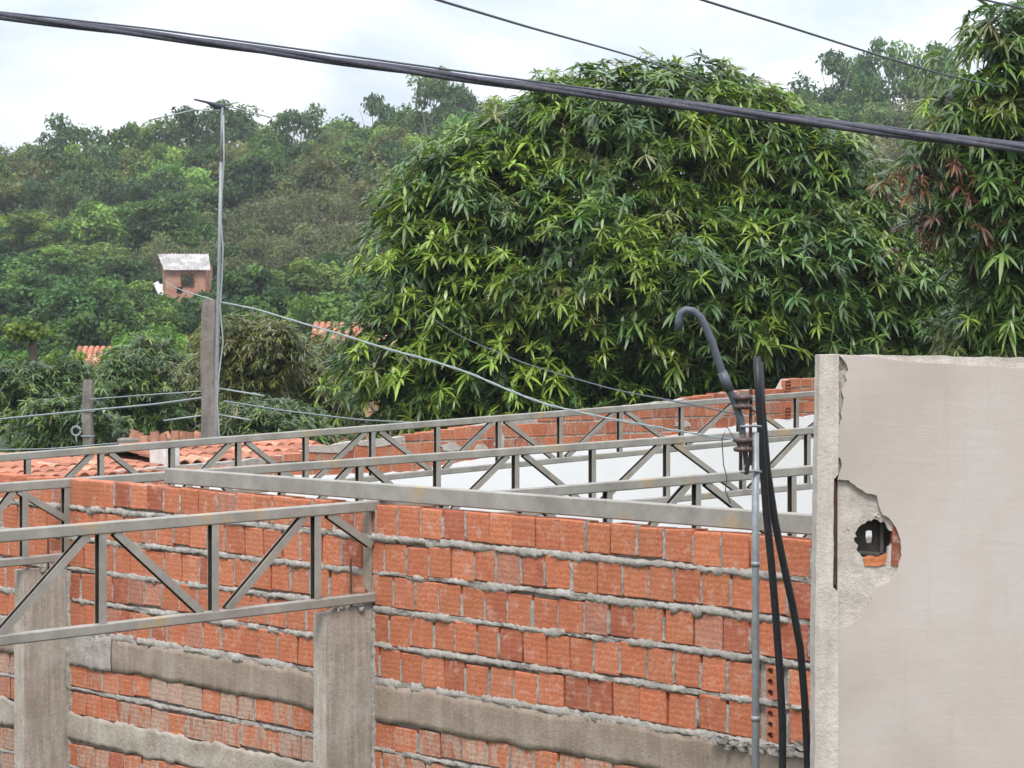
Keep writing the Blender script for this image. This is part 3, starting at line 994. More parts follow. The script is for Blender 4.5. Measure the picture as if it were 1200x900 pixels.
def build_white_house():
    rng = np.random.default_rng(21)
    root = empty('neighbour_house', DW(8, 0, -EYE), 'white walled neighbouring house with an unfinished red brick parapet', 'house')
    topline = [(-120, 566), (60, 560), (205, 545), (285, 539), (395, 524), (396, 519), (463, 512), (560, 498), (660, 484), (773, 471), (850, 460), (882, 455.5), (920, 456), (921, 444), (1050, 440)]
    lowline = [(-120, 600), (285, 560), (380, 557), (478, 553), (555, 539), (700, 521), (807, 507), (900, 493), (955, 486), (1050, 474)]
    tx = [DT(p[0]) for p in topline]; tz = [DZ(*p) for p in topline]
    lx = [DT(p[0]) for p in lowline]; lz = [DZ(*p) for p in lowline]
    ztop = lambda u: float(np.interp(u, tx, tz)); zlow = lambda u: float(np.interp(u, lx, lz))
    br, mo = MB(), MB()
    u0, u1 = tx[0], tx[-1]
    z = -1.75
    k = 0
    while z < -.4:
        u = u0 + rng.uniform(-.2, 0)
        while u < u1:
            bw = rng.uniform(.20, .225)
            zt = ztop(u + bw / 2)
            if z + .06 < zt and z + .2 > zlow(u + bw / 2) - .1:
                h = min(.138, zt - z)
                if h > .05:
                    add_brick(br, DW, u, u + bw, z, z + h, rng.uniform(-.003, .004), .12, brick_tint(rng, .62 + rng.uniform(-.03, .1)), rng, .005)
            u += bw + .014
        z += .155; k += 1
    br.build('brick_parapet', M_BRICK, root)
    # mortar core just behind the brick faces and a ragged mortar cap
    us = np.linspace(u0, u1, 140)
    out = [(u0, -2.2)] + [(float(u), ztop(u) - .012 + rng.uniform(-.006, .012)) for u in us] + [(u1, -2.2)]
    c = MB(); c.sheet(out, [], lambda a, b: DW(a, -.007, b), lambda a, b: DW(a, -.11, b))
    c.build('mortar_core', M_MORTAR, root)
    out = [(u0, -EYE)] + [(float(u), zlow(u) + rng.uniform(-.012, .012)) for u in us] + [(u1, -EYE)]
    c = MB(); c.sheet(out, [], lambda a, b: DW(a, .014, b), lambda a, b: DW(a, -.112, b))
    c.build('white_wall', M_WHITE, root)
    # patches of mortar smeared over the raw bricks
    for (x, y, wq, hq) in ((528, 524, .16, .05), (563, 530, .12, .09), (440, 519, .3, .04), (385, 526, .35, .045), (585, 517, .08, .10), (800, 497, .15, .04)):
        c = MB()
        ring = [(DT(x) + wq * math.cos(a) * rng.uniform(.7, 1.2), DZ(x, y) + hq * math.sin(a) * rng.uniform(.7, 1.2)) for a in np.linspace(0, 2 * math.pi, 16, endpoint=False)]
        c.sheet(ring, [], lambda a, b: DW(a, .0115, b), lambda a, b: DW(a, -.01, b))
        c.build('mortar_patch', M_CORE, root)
    # upright hollow bricks at the stepped end
    for z0 in (DZ(925, 458), DZ(925, 489)):
        he = MB()
        uu = DT(921)
        outer = [(uu - .05, z0), (uu + .06, z0), (uu + .06, z0 + .13), (uu - .05, z0 + .13)]
        holes = []
        for a in range(2):
            for b in range(3):
                ca, cb = uu - .022 + a * .052, z0 + .025 + b * .04
                holes.append([(ca - .02, cb - .014), (ca + .02, cb - .014), (ca + .02, cb + .014), (ca - .02, cb + .014)])
        he.sheet(outer, holes, lambda a, b: DW(a, .03, b), lambda a, b: DW(a, -.03, b), (.40, .13, .06, .75))
        he.build('hollow_brick', M_BRICK, root)


build_white_house()


def tile_field(mb, o, along, down, n_cols, n_rows, tw, tl, rng, up=Vector((0, 0, 1))):
    """barrel tiles: columns run along 'down' from o, stacked in rows"""
    nrm = along.cross(down).normalized()
    if nrm.z < 0: nrm = -nrm
    for c in range(n_cols):
        for r in range(n_rows):
            base = o + along * (c * tw) + down * (r * tl)
            cs = np.array((.47, .19, .115)) * rng.uniform(.6, 1.18)
            if rng.random() < .12: cs = np.array((.40, .17, .11)) * rng.uniform(.7, 1.1)
            if rng.random() < .10: cs = np.array((.60, .34, .23))
            col = (cs[0], cs[1], cs[2], 1)
            jx, jz = rng.uniform(-.008, .008), rng.uniform(0, .008)
            A, B_ = [], []
            for k in range(7):
                a = math.pi * k / 6
                x, z = tw / 2 - tw * .40 * math.cos(a), tw * .34 * math.sin(a)
                A.append(base + along * (x + jx) + nrm * (z * .86 + .004 + jz))
                B_.append(base + along * (x * 1.0 + jx) + down * (tl * 1.12) + nrm * (z + .016 + jz))
            Ai = [p - nrm * .012 for p in A]; Bi = [p - nrm * .012 for p in B_]
            vs = A + B_ + Ai + Bi
            fs = [(k, k + 1, 8 + k, 7 + k) for k in range(6)] + [(14 + k, 21 + k, 22 + k, 15 + k) for k in range(6)]
            fs += [(7 + k, 8 + k, 22 + k, 21 + k) for k in range(6)] + [(k, 14 + k, 15 + k, k + 1) for k in range(6)]
            mb.mesh(vs, fs, col)
            # channel tile below, between two covers
            vs, fs = [], []
            for q in (0, 1):
                for k in range(5):
                    a = math.pi * k / 4
                    vs.append(base + along * (tw + jx - tw * .28 * math.cos(a) - 0) + down * (tl * 1.12 * q) + nrm * (.012 + .008 * q - tw * .10 * math.sin(a)))
            mb.mesh(vs, [(k, k + 1, 6 + k, 5 + k) for k in range(4)], (col[0] * .8, col[1] * .8, col[2] * .8, 1))


def low_house(name, label, px0, px1, off, eave_y, rise, run, tw=.19, bandh=.25, walls=True, rows=None, offy=0):
    """a low tiled roof whose eave runs parallel to the white wall, 'off' metres behind it"""
    rng = np.random.default_rng(int(px0 * 3 + 1000))
    b = bD + D * off
    ta, tb = truss_t(b, px0), truss_t(b, px1)
    pm_ = (px0 + px1) / 2
    Ym = (b + INTO * truss_t(b, pm_)).y
    ze = EYE - (eave_y - CY) * Ym / F
    A = b + INTO * ta + Vector((0, 0, ze)); Bp = b + INTO * tb + Vector((0, 0, ze))
    L = (Bp - A).length
    upv = (D * run + Vector((0, 0, rise)))
    tl = .34
    nr = int(upv.length / tl)
    down = -upv.normalized()
    root = empty(name, b + INTO * ((ta + tb) / 2), label, 'house', 'tiled roofs behind the trusses')
    m = MB()
    tile_field(m, A + upv, INTO, down, int(L / tw), nr + 1, tw, tl, rng)
    rf = m.build('tile_roof', M_TILE, root)
    # ridge tiles
    rd = MB()
    n = int(L / .36)
    for k in range(n):
        p = A + upv + INTO * (k * .36)
        c = np.array((.50, .20, .115)) * rng.uniform(.75, 1.15)
        ring = lambda q, r: [q + D * (r * math.cos(a)) + Vector((0, 0, r * .75 * math.sin(a) - .01)) for a in np.linspace(0, math.pi, 8)]
        R0, R1 = ring(p, .085), ring(p + INTO * .40, .10)
        rd.mesh(R0 + R1, [(i, i + 1, 9 + i, 8 + i) for i in range(7)], (c[0], c[1], c[2], 1))
    rd.build('ridge_tiles', M_TILE, rf)
    w = MB()
    q0, q1 = A + D * .15 + INTO * .1, Bp + D * .15 - INTO * .1
    q2, q3 = q1 + D * (2 * run - .3), q0 + D * (2 * run - .3)
    h = ze - .05
    fl = lambda p, z: Vector((p.x, p.y, z))
    w.prism([fl(p, 0) for p in (q0, q1, q2, q3)], [fl(p, h) for p in (q0, q1, q2, q3)])
    w.build('wall', M_WPLAST, root)
    # far slope of the roof
    bk = MB()
    R0, R1 = A + upv, Bp + upv
    E0, E1 = R0 + D * run - Vector((0, 0, rise)), R1 + D * run - Vector((0, 0, rise))
    bk.prism([R0, R1, E1, E0], [p - Vector((0, 0, .03)) for p in (R0, R1, E1, E0)], (.42, .17, .10, 1))
    bk.build('roof_back', M_TILE, rf)
    return root, A, Bp, upv


low_house('tiled_house', 'low house at the far left with a round tile eave just above the brick wall', -110, 196, .35, 559, .05, .7, .155)
low_house('tiled_house', 'tiled house behind the smaller concrete post, its clay roof rising to a low ridge', 28, 200, 1.25, 551, .09, 1.05, .155)
low_house('tiled_house', 'tiled house between the near post and the brick parapet, patched with pale mortar', 205, 425, .55, 541, .13, 1.0, .155)

# pale plastered stub wall left of the near post
m = MB()
b_ = bD + D * .5
p = b_ + INTO * truss_t(b_, 193)
zz = EYE - (524 - CY) * p.y / F
m.bar(Vector((p.x, p.y, 0)), Vector((p.x, p.y, zz)), .26, .2, INTO, .02)
o = m.build('chimney_stub', M_WPLAST)
tag(o, 'short pale plastered stub wall between the two tile roofs', 'wall')

# spare clay tiles stood on edge behind the farthest truss
rng = np.random.default_rng(8)
for k in range(13):
    px_ = 157 + k * 6.6 + rng.uniform(-2, 2)
    if 232 < px_ < 258: continue
    Y = 29 + rng.uniform(-.3, .3)
    c = at(px_, 514 + rng.uniform(-2, 3), Y)
    m = MB()
    R0, R1 = [], []
    ang = rng.uniform(-.7, .7); tl = .07 + rng.uniform(0, .12)
    ax = Vector((math.sin(ang) * .6, .2, math.cos(ang))).normalized()
    sd = ax.cross(Vector((0, 1, 0))).normalized()
    for a in np.linspace(-.3, math.pi + .3, 8):
        off = sd * (.062 * math.cos(a)) + Vector((0, -1, 0)) * (.055 * math.sin(a))
        R0.append(c - ax * tl + off); R1.append(c + ax * tl * .6 + off * .85)
    n = 8
    I0 = [p * .0 + (p + (c - p) * .0) + Vector((0, .012, 0)) for p in R0]; I1 = [p + Vector((0, .012, 0)) for p in R1]
    fs = [(i, i + 1, n + i + 1, n + i) for i in range(n - 1)] + [(2*n + i, 3*n + i, 3*n + i + 1, 2*n + i + 1) for i in range(n - 1)]
    fs += [(n + i, n + i + 1, 3*n + i + 1, 3*n + i) for i in range(n - 1)] + [(i, 2*n + i, 2*n + i + 1, i + 1) for i in range(n - 1)]
    t = np.array((.50, .24, .15)) * rng.uniform(.4, 1.3)
    m.mesh(R0 + R1 + I0 + I1, fs, (t[0], t[1], t[2], 1))
    o = m.build('roof_tile', M_TILE)
    tag(o, 'spare clay roof tile stood on edge behind the farthest truss', 'roof tile', 'spare roof tiles stood on edge')
# the low wall those tiles stand on
m = MB()
m.bar(at(140, 524, 29), at(275, 522, 29), .3, .22, (0, 0, 1), .02)
m.bar(at(150, 524, 29) + Vector((0, 0, -.11)), at(150, 524, 29) * 1 + Vector((0, 0, -at(150, 524, 29).z)), .2, .25, (0, 1, 0), .02)
m.bar(at(265, 522, 29) + Vector((0, 0, -.11)), at(265, 522, 29) * 1 + Vector((0, 0, -at(265, 522, 29).z)), .2, .25, (0, 1, 0), .02)
o = m.build('tile_ledge', M_POST)
tag(o, 'low concrete ledge carrying the spare clay tiles', 'ledge')

# ------------------------------------------------------------------ houses among the trees and on the hill


def small_house(px, py_eave, Y, w, dep, rise, label, wallm, roofcol, overhang=.25, tw=.22, rot=0):
    c = at(px, py_eave, Y)
    gz = ground_z(c.x, c.y + dep / 2)
    root = empty('tiled_cottage', (c.x, c.y + dep / 2, gz), label, 'house', 'cottages half hidden among the trees')
    x0, x1, y0, y1, ze = c.x - w/2, c.x + w/2, c.y, c.y + dep, c.z
    m = MB()
    m.prism([Vector(p) for p in ((x0, y0, gz - .5), (x1, y0, gz - .5), (x1, y1, gz - .5), (x0, y1, gz - .5))], [Vector(p) for p in ((x0, y0, ze), (x1, y0, ze), (x1, y1, ze), (x0, y1, ze))])
    ym = (y0 + y1) / 2
    for x in (x0, x1):
        m.face([Vector((x, y0, ze)), Vector((x, y1, ze)), Vector((x, ym, ze + rise))])
    m.build('wall', wallm, root)
    rng = np.random.default_rng(int(px))
    r = MB()
    A = Vector((x0 - overhang, ym, ze + rise + .02))
    for sgn in (-1, 1):
        dn = Vector((0, sgn * (dep/2 + overhang), -rise * (1 + overhang / (dep/2))))
        nr = max(2, int(dn.length / .40))
        tile_field(r, A, Vector((1, 0, 0)), dn.normalized(), int((w + 2*overhang) / tw), nr, tw, dn.length / nr, rng)
    r.build('roof', M_TILE, root)
    d = MB(); d.bar(Vector((c.x + w*.18, y0 - .01, ze - 1.0)), Vector((c.x + w*.18, y0 - .01, ze - .35)), .6, .05, (0, 1, 0), .01)
    d.build('window', M_DARK, root)
    return root


small_house(113, 427, 88, 1.3, 2.0, .60, 'cottage with a faded pink tile roof among the left trees', M_OCHRE, None)
small_house(33, 443, 78, .6, 1.6, .22, 'cottage with a low clay roof under the small yellow green tree', M_OCHRE, None)
small_house(414, 397, 80, 2.4, 2.4, .5, 'cottage with an orange roof at the left edge of the big mango tree', M_OCHRE, None)
small_house(214, 445, 70, 1.2, 2.0, .4, 'small ochre cottage just left of the near concrete post', M_OCHRE, None)


def hill_house():
    Y = 150.0
    c = at(216, 400, Y)
    root = empty('hill_house', c, 'small red brick house with a patched pale sheet roof high on the hill', 'house')
    q = lambda px, py, dy=0: at(px, py, Y) + Vector((0, dy, 0))
    # front wall with a window opening
    w = MB()
    win = [(212.8, 322.5), (226.5, 322.5), (226.5, 335), (212.8, 335)]
    w.sheet([(194, 400), (194, 313), (241, 313), (240, 400)], [win], lambda a, b: q(a, b), lambda a, b: q(a, b, .15))
    # left end wall, turned away, with its gable
    e0, e1 = q(194, 400), q(186, 400, 2.6)
    f0, f1 = q(194, 313), q(186, 313, 2.6)
    w.face([e0, e1, f1, at(186, 300, Y) + Vector((0, 1.3, 0)), f0])
    w.face([q(240, 400), q(243, 400, 2.6), q(243, 313, 2.6), q(241, 300, 1.3), q(241, 313)])
    w.face([e1, q(243, 400, 2.6), q(243, 338, 2.6), q(186, 338, 2.6)])
    t = NT('distant_brick'); v = t.coord()
    bt = t.add('ShaderNodeTexBrick'); bt.inputs['Scale'].default_value = 5
    bt.inputs['Color1'].default_value = (.34, .13, .085, 1); bt.inputs['Color2'].default_value = (.27, .10, .065, 1); bt.inputs['Mortar'].default_value = (.33, .22, .17, 1)
    mp = t.add('ShaderNodeMapping'); mp.inputs['Rotation'].default_value = (math.radians(90), 0, 0); t.link(v, mp.inputs['Vector']); t.link(mp.outputs[0], bt.inputs['Vector'])
    cc = t.mix(t.ramp(t.noise(1.2, 6, .7, v), [(.4, 0), (.62, .85)]), bt.outputs['Color'], (.40, .27, .19))
    mb_ = t.done(cc, .9, .1)
    w.build('wall', mb_, root)
    r = MB()
    A = [q(180.5, 297.5, 1.3), q(241, 297.5, 1.3)]
    Bq = [q(193, 316.5, -.35), q(247.5, 316.5, -.35)]
    n = 34
    vs = []
    for i in range(n + 1):
        f = i / n
        off = Vector((0, 0, .035 * math.cos(i * math.pi)))
        for g in (0, .45, .5, 1):
            p = (A[0].lerp(A[1], f)).lerp(Bq[0].lerp(Bq[1], f), g)
            vs.append(p + off + Vector((0, 0, .04 if g in (0, .45) else 0)))
    r.mesh(vs, [(i*4+k, (i+1)*4+k, (i+1)*4+k+1, i*4+k+1) for i in range(n) for k in range(3)])
    C = [q(184, 313, 3.0), q(243, 313, 3.0)]
    r.face([A[0], A[1], C[1], C[0]])
    r.build('roof', M_SHEET, root)
    fr = MB()
    for a, b in (((212, 322), (227.5, 322)), ((212, 335.5), (227.5, 335.5)), ((212.5, 322), (212.5, 335.5)), ((227, 322), (227, 335.5))):
        fr.bar(q(*a, -.03), q(*b, -.03), .06, .07, (0, 1, 0), .01)
    fr.build('window', M_RUST, root)
    s = MB(); s.bar(q(184, 331, -.6), q(191, 346, -.5), .35, .08, (0, 1, 0), .01); s.bar(q(190.5, 333, -.5), q(190.5, 352, -.5), .16, .1, (0, 1, 0), .01)
    s.build('leaning_board', M_WHITE, root)
    d = MB(); d.bar(q(210.5, 336.5, -.02), q(210.5, 343.5, -.02), .36, .06, (0, 1, 0), .01); d.build('floor_void', M_DARK, root)


hill_house()

# ------------------------------------------------------------------ foliage
UP = np.array((0, 0, 1.0))


def nrm(a): return a / np.maximum(1e-9, np.linalg.norm(a, axis=-1, keepdims=True))


def rosette_leaves(C, AX, L, nl, cols, rng, droop=.4, wid=.235, spread=(48, 98), segs=3):
    """whorls of long lanceolate leaves; returns V, Q, tint"""
    n = len(C)
    ax = nrm(AX)
    tmp = np.where(np.abs(ax[:, 2:3]) > .9, np.array([[1., 0, 0]]), np.array([[0, 0, 1.]]))
    e1 = nrm(np.cross(ax, tmp)); e2 = np.cross(ax, e1)
    phi = (np.arange(nl) * 2.399)[None, :] + rng.uniform(0, 6.28, (n, 1)) + rng.uniform(-.25, .25, (n, nl))
    el = np.radians(rng.uniform(spread[0], spread[1], (n, nl)))
    d = ax[:, None, :] * np.cos(el)[..., None] + (e1[:, None, :] * np.cos(phi)[..., None] + e2[:, None, :] * np.sin(phi)[..., None]) * np.sin(el)[..., None]
    LL = L[:, None] * rng.uniform(.65, 1.1, (n, nl))
    dr = droop * rng.uniform(.5, 1.4, (n, nl))
    side = np.cross(d, np.broadcast_to(UP, d.shape)); side = nrm(side + 1e-4)
    roll = rng.uniform(-.6, .6, (n, nl))[..., None]
    side = nrm(side + np.cross(d, side) * roll)
    prof = {3: [(0.02, .25), (.38, 1.0), (.72, .75), (1.0, .06)], 2: [(0.02, .35), (.5, 1.0), (1.0, .08)]}[segs]
    base = C[:, None, :] + ax[:, None, :] * (rng.uniform(-.14, .10, (n, nl)) * L[:, None])[..., None]
    rows = []
    for tq, wq in prof:
        p = base + d * (LL * tq)[..., None] - UP * (LL * dr * tq * tq)[..., None]
        hw = side * (LL * wid * .5 * wq)[..., None]
        rows.append(p - hw); rows.append(p + hw)
    V = np.stack(rows, 2).reshape(-1, 3)
    m = len(prof) * 2
    idx = np.arange(n * nl)[:, None] * m
    Q = np.concatenate([idx + np.array([2*k, 2*k+1, 2*k+3, 2*k+2])[None, :] for k in range(len(prof) - 1)], 0)
    lc = cols[:, None, :] * rng.uniform(.75, 1.28, (n, nl, 1))
    lc = lc.reshape(-1, 3)
    T = np.concatenate([lc] * (len(prof) - 1), 0)
    return V, Q, np.clip(T, 0, 1)


def merge(parts):
    Vs, Qs, Ts, o = [], [], [], 0
    for V, Q, T in parts:
        Vs.append(V); Qs.append(Q + o); Ts.append(T); o += len(V)
    return np.concatenate(Vs), np.concatenate(Qs), np.concatenate(Ts)


def limb(m, a, b, r0, r1, rng, bend=.12, n=6):
    a, b = Vector(a), Vector(b)
    L = (b - a).length
    off = Vector(rng.uniform(-1, 1, 3)) * L * bend
    pts = []
    for i in range(n):
        f = i / (n - 1)
        pts.append(a.lerp(b, f) + off * math.sin(math.pi * f) + Vector((0, 0, L * bend * .6 * math.sin(math.pi * f))))
    m.tube(pts, [r0 + (r1 - r0) * i / (n - 1) for i in range(n)], 7)
    return pts


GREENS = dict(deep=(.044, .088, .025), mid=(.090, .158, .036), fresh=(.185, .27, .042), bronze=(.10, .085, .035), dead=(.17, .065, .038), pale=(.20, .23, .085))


def mango_tree(name, base, lobes, Y0, label, seed, n_br, per, L, mat_parent=None, hang=.0, dead=(), fresh_zone=None, fzb=.24, trunk_to=None, cat='tree', inner=.35, limb_all=True, group=None, back=.35):
    """lobes: (px, py, rx, ry, dy, depth radius in m); branch tips sit on the lobes, each tip carries a spray of leaf whorls"""
    rng = np.random.default_rng(seed)
    root = empty(name, base, label, cat, group)
    O = np.array(base)
    LB = []
    for (px, py, rx, ry, dy, rd) in lobes:
        c = np.array(at(px, py, Y0 + dy)); s = (Y0 + dy) / F
        LB.append((c, np.array((rx * s, rd, ry * s))))
    area = np.array([(r[0] * r[2]) ** .9 for c, r in LB]); area /= area.sum(); area = np.maximum(area, .028); area /= area.sum()
    C, AX, S, CO = [], [], [], []
    tips = []
    for k in range(n_br):
        c, r = LB[rng.choice(len(LB), p=area)]
        for _ in range(30):
            v = rng.normal(size=3); v /= np.linalg.norm(v)
            if v[1] > 0 and rng.random() > back: v[1] = -v[1]
            p = c + v * r * rng.uniform(.80, 1.04)
            ins = 0
            for c2, r2 in LB:
                if np.sum(((p - c2) / r2) ** 2) < .62: ins += 1
            if ins == 0: break
        tips.append((p, v))
        tone = rng.random()
        isdead = False
        for (dx, dyp, dr) in dead:
            q = at(dx, dyp, p[1])
            if math.hypot(p[0] - q.x, p[2] - q.z) < dr * p[1] / F: isdead = True
        fz = fzb
        if fresh_zone is not None:
            for (dx, dyp, dr) in fresh_zone:
                q = at(dx, dyp, p[1])
                if math.hypot(p[0] - q.x, p[2] - q.z) < dr * p[1] / F: fz = .62
        if isdead: bc = np.array(GREENS['dead'])
        elif tone < fz: bc = np.array(GREENS['fresh']) * rng.uniform(.8, 1.1)
        elif tone < fz + .10: bc = np.array(GREENS['pale']) * .75
        elif tone < .62: bc = np.array(GREENS['mid'])
        else: bc = np.array(GREENS['deep']) * 1.25
        m = int(per * rng.uniform(.6, 1.4))
        rad = rng.uniform(1.5, 2.6) * L
        for j in range(m):
            # a spray is a drooping pad: whorls on a shallow cap that falls away from the tip
            th, rr = rng.uniform(0, 6.28), math.sqrt(rng.random()) * rad * 1.15
            o = np.array((rr * math.cos(th), rr * math.sin(th), -rr * rr / rad * .75 + rng.normal() * .05))
            cpt = p + o + v * (-.12 * rr)
            a = v * .42 + UP * rng.uniform(.6, 1.0) + np.array((o[0], o[1], 0)) * .7 + rng.normal(size=3) * .16
            if isdead or hang > 0: a = a * (1 - hang) - UP * hang * .3
            C.append(cpt); AX.append(a); S.append(L * rng.uniform(.58, 1.22) * (.75 if isdead else 1))
            if isdead: bc = np.array(((.17, .065, .038), (.12, .055, .032), (.15, .10, .045), (.07, .10, .03))[rng.integers(4)])
            CO.append(bc * rng.uniform(.7, 1.3) * np.array((rng.uniform(.9, 1.12), 1, rng.uniform(.85, 1.1))))
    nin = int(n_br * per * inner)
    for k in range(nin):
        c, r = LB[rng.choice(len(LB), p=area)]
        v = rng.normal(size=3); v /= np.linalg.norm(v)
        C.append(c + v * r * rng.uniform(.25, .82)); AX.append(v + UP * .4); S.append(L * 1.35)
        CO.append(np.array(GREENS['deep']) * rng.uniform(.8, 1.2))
    C, AX, S, CO = np.array(C), np.array(AX), np.array(S), np.array(CO)
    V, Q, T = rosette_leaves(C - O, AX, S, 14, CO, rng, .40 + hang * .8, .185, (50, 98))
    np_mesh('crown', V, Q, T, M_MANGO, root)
    m = MB()
    top = trunk_to if trunk_to is not None else Vector(np.mean([c for c, r in LB], axis=0)) - Vector((0, 0, 1.2))
    limb(m, Vector(base) - Vector((0, 0, .2)), top, .26, .17, rng, .03, 8)
    for c, r in LB:
        e = Vector(c) - Vector((0, 0, r[2] * .3))
        limb(m, top, e, .13, .06, rng, .10)
        near = sorted(tips, key=lambda tp: np.sum((tp[0] - c) ** 2))[: 14 if limb_all else 5]
        for p, v in near[::2]:
            limb(m, e, p - v * .35 - np.array((0, 0, .12)), .045, .012, rng, .05, 5)
    m.build('trunk', M_BARK, root, True)
    return root


YMG = 34.0
bm_ = at(760, 500, YMG); bm_ = (bm_.x, YMG, ground_z(bm_.x, YMG))
mango_tree('mango_tree', bm_, [
    (745, 158, 130, 95, .2, 1.7), (690, 122, 80, 52, .2, 1.1), (805, 116, 88, 54, .1, 1.1), (860, 130, 60, 45, .3, .9), (640, 165, 90, 75, .5, 1.3), (840, 160, 95, 80, .4, 1.4), (580, 240, 105, 105, .0, 1.5), (900, 230, 95, 100, .3, 1.4),
    (530, 335, 108, 100, -.3, 1.6), (482, 405, 74, 80, -.5, 1.2), (500, 270, 50, 55, .0, 1.0), (522, 215, 58, 55, .1, 1.0), (955, 185, 62, 60, .3, 1.1), (1000, 255, 62, 62, .2, 1.1), (690, 300, 150, 120, -.8, 1.9), (810, 330, 140, 110, -.9, 1.8), (600, 420, 130, 85, -1.0, 1.5),
    (760, 430, 130, 70, -1.0, 1.3), (930, 330, 105, 115, -.4, 1.6), (900, 420, 110, 65, -.7, 1.3), (1010, 345, 85, 95, -.1, 1.3), (1075, 370, 75, 90, .3, 1.2), (1040, 290, 60, 50, .3, .9), (520, 465, 95, 45, -.8, 1.1), (1150, 400, 60, 60, .3, 1.0)],
    YMG, 'huge dense mango tree filling the middle behind the trusses', 4, 760, 9, .24,
    fresh_zone=[(600, 310, 70), (540, 290, 60), (480, 440, 60), (640, 200, 60), (830, 200, 60), (700, 300, 40), (930, 360, 40), (760, 250, 50), (620, 390, 50)], inner=.62)

YRM = 27.0
br_ = at(1215, 500, YRM); br_ = (br_.x, YRM, ground_z(br_.x, YRM))
mango_tree('mango_tree', br_, [
    (1185, 40, 50, 55, 0, .7), (1150, 110, 45, 40, -.1, .6), (1215, 130, 60, 70, 0, .8), (1130, 195, 50, 35, -.2, .6), (1190, 240, 60, 60, -.1, .8),
    (1105, 250, 32, 26, .1, .5), (1230, 320, 70, 90, .1, .9), (1175, 330, 45, 60, .2, .7), (1260, 30, 60, 70, .2, .9), (1125, 130, 34, 20, -.1, .4), (1078, 182, 26, 16, -.4, .35), (1116, 238, 20, 28, -.5, .3), (1165, 395, 50, 40, .2, .6), (1290, 200, 70, 130, .1, .9)],
    YRM, 'tall mango tree at the right edge with hanging reddish dead leaves', 9, 250, 7, .23, hang=.2, fzb=.05,
    dead=[(1068, 182, 30), (1104, 195, 20), (1118, 250, 28), (1088, 262, 16), (1122, 222, 18), (1190, 178, 14)], fresh_zone=[(1170, 118, 22), (1085, 195, 10)], inner=.22,
    trunk_to=at(1195, 240, YRM))

# ---- general trees: unit-height prototypes (base at the origin, height 1)
KINDS = {}
REFW = {}


def unit_tree(kind, seed, cols, R=.36, z0=.30, n_cl=26, per=70, ls=.035, clump=.105, trunk_r=.018, twigs=0, barkm=None, wide=1.0, flat=.75, aspect=1.9, sparse=0.0):
    rng = np.random.default_rng(seed)
    root = empty(kind, (0, 0, 0))
    cz = (1 + z0) / 2; rz = (1 - z0) / 2
    cs = []
    while len(cs) < n_cl:
        v = rng.normal(size=3); v /= np.linalg.norm(v)
        if v[2] < -.55: continue
        f = rng.uniform(.55, .92)
        wob = 1 + .28 * math.sin(3 * math.atan2(v[1], v[0]) + seed) * rng.random()
        cs.append(np.array((v[0] * R * f * wide * wob, v[1] * R * f * wide * wob, cz + v[2] * (rz - clump * .55) * f)))
    C, N_, S, T = [], [], [], []
    for c in cs:
        k = rng.random()
        base = np.array(cols[rng.choice(len(cols), p=[.45, .35, .20] if len(cols) == 3 else None)]) * rng.uniform(.8, 1.25)
        cr = clump * rng.uniform(.7, 1.3)
        m = int(per * rng.uniform(.6, 1.3))
        v = rng.normal(size=(m, 3)); v = nrm(v)
        r = rng.uniform(.45, 1.08, (m, 1))
        p = c + v * r * cr * np.array((1.15, 1.15, flat))
        C.append(p); N_.append(v * .6 + UP * .55 + rng.normal(size=(m, 3)) * .55)
        S.append(ls * rng.uniform(.6, 1.35, m)); T.append(base[None, :] * rng.uniform(.68, 1.35, (m, 1)))
    if sparse < .5:       # inner leaves so the crown is not a shell
        m = int(n_cl * per * .22)
        v = nrm(rng.normal(size=(m, 3)))
        p = v * rng.uniform(0, .7, (m, 1)) * np.array((R * wide, R * wide, rz)) + np.array((0, 0, cz))
        C.append(p); N_.append(v + UP * .4 + rng.normal(size=(m, 3)) * .6); S.append(ls * 1.3 * rng.uniform(.7, 1.3, m))
        T.append(np.array(cols[0])[None, :] * rng.uniform(.7, 1.1, (m, 1)))
    C, N_, S, T = np.concatenate(C), nrm(np.concatenate(N_)), np.concatenate(S), np.concatenate(T)
    n = len(C)
    r0 = nrm(rng.normal(size=(n, 3)))
    a = nrm(np.cross(N_, r0)); b = np.cross(N_, a)
    S_ = S[:, None]
    bend = N_ * S_ * .22
    V = np.stack([C - a * S_ * aspect * .5 - bend, C - b * S_ * .5, C + a * S_ * aspect * .5 - bend, C + b * S_ * .5], 1).reshape(-1, 3)
    Q = np.arange(n * 4).reshape(n, 4)
    zm = np.percentile(V[:, 2], 99.7); V[:, 2] /= zm      # the crown's top is at height 1
    for c in cs: c[2] /= zm
    REFW[root.name] = float(np.percentile(V[:, 0], 99) - np.percentile(V[:, 0], 1))
    np_mesh('crown', V, Q, T, M_LEAF, root, False)
    m = MB()
    tp = Vector((rng.uniform(-.03, .03), rng.uniform(-.03, .03), z0 + .12))
    limb(m, (0, 0, -.08), tp, trunk_r, trunk_r * .7, rng, .03, 6)
    for c in cs[:: 2 if n_cl > 12 else 1]:
        limb(m, tp, Vector(c), trunk_r * .5, trunk_r * .14, rng, .10, 5)
    for k in range(twigs):
        v = rng.normal(size=3); v[2] = abs(v[2]) * 1.2; v /= np.linalg.norm(v)
        p = Vector((v[0] * R * 1.0, v[1] * R * 1.0, z0 * .5 + v[2] * (1 - z0 * .5) * .97))
        q = tp.lerp(p, rng.uniform(.15, .5))
        limb(m, q, p, trunk_r * .22, trunk_r * .06, rng, .12, 4)
    m.build('trunk', barkm or M_BARK, root, True)
    KINDS.setdefault(kind, []).append(root)
    root['fresh'] = 1
    return root


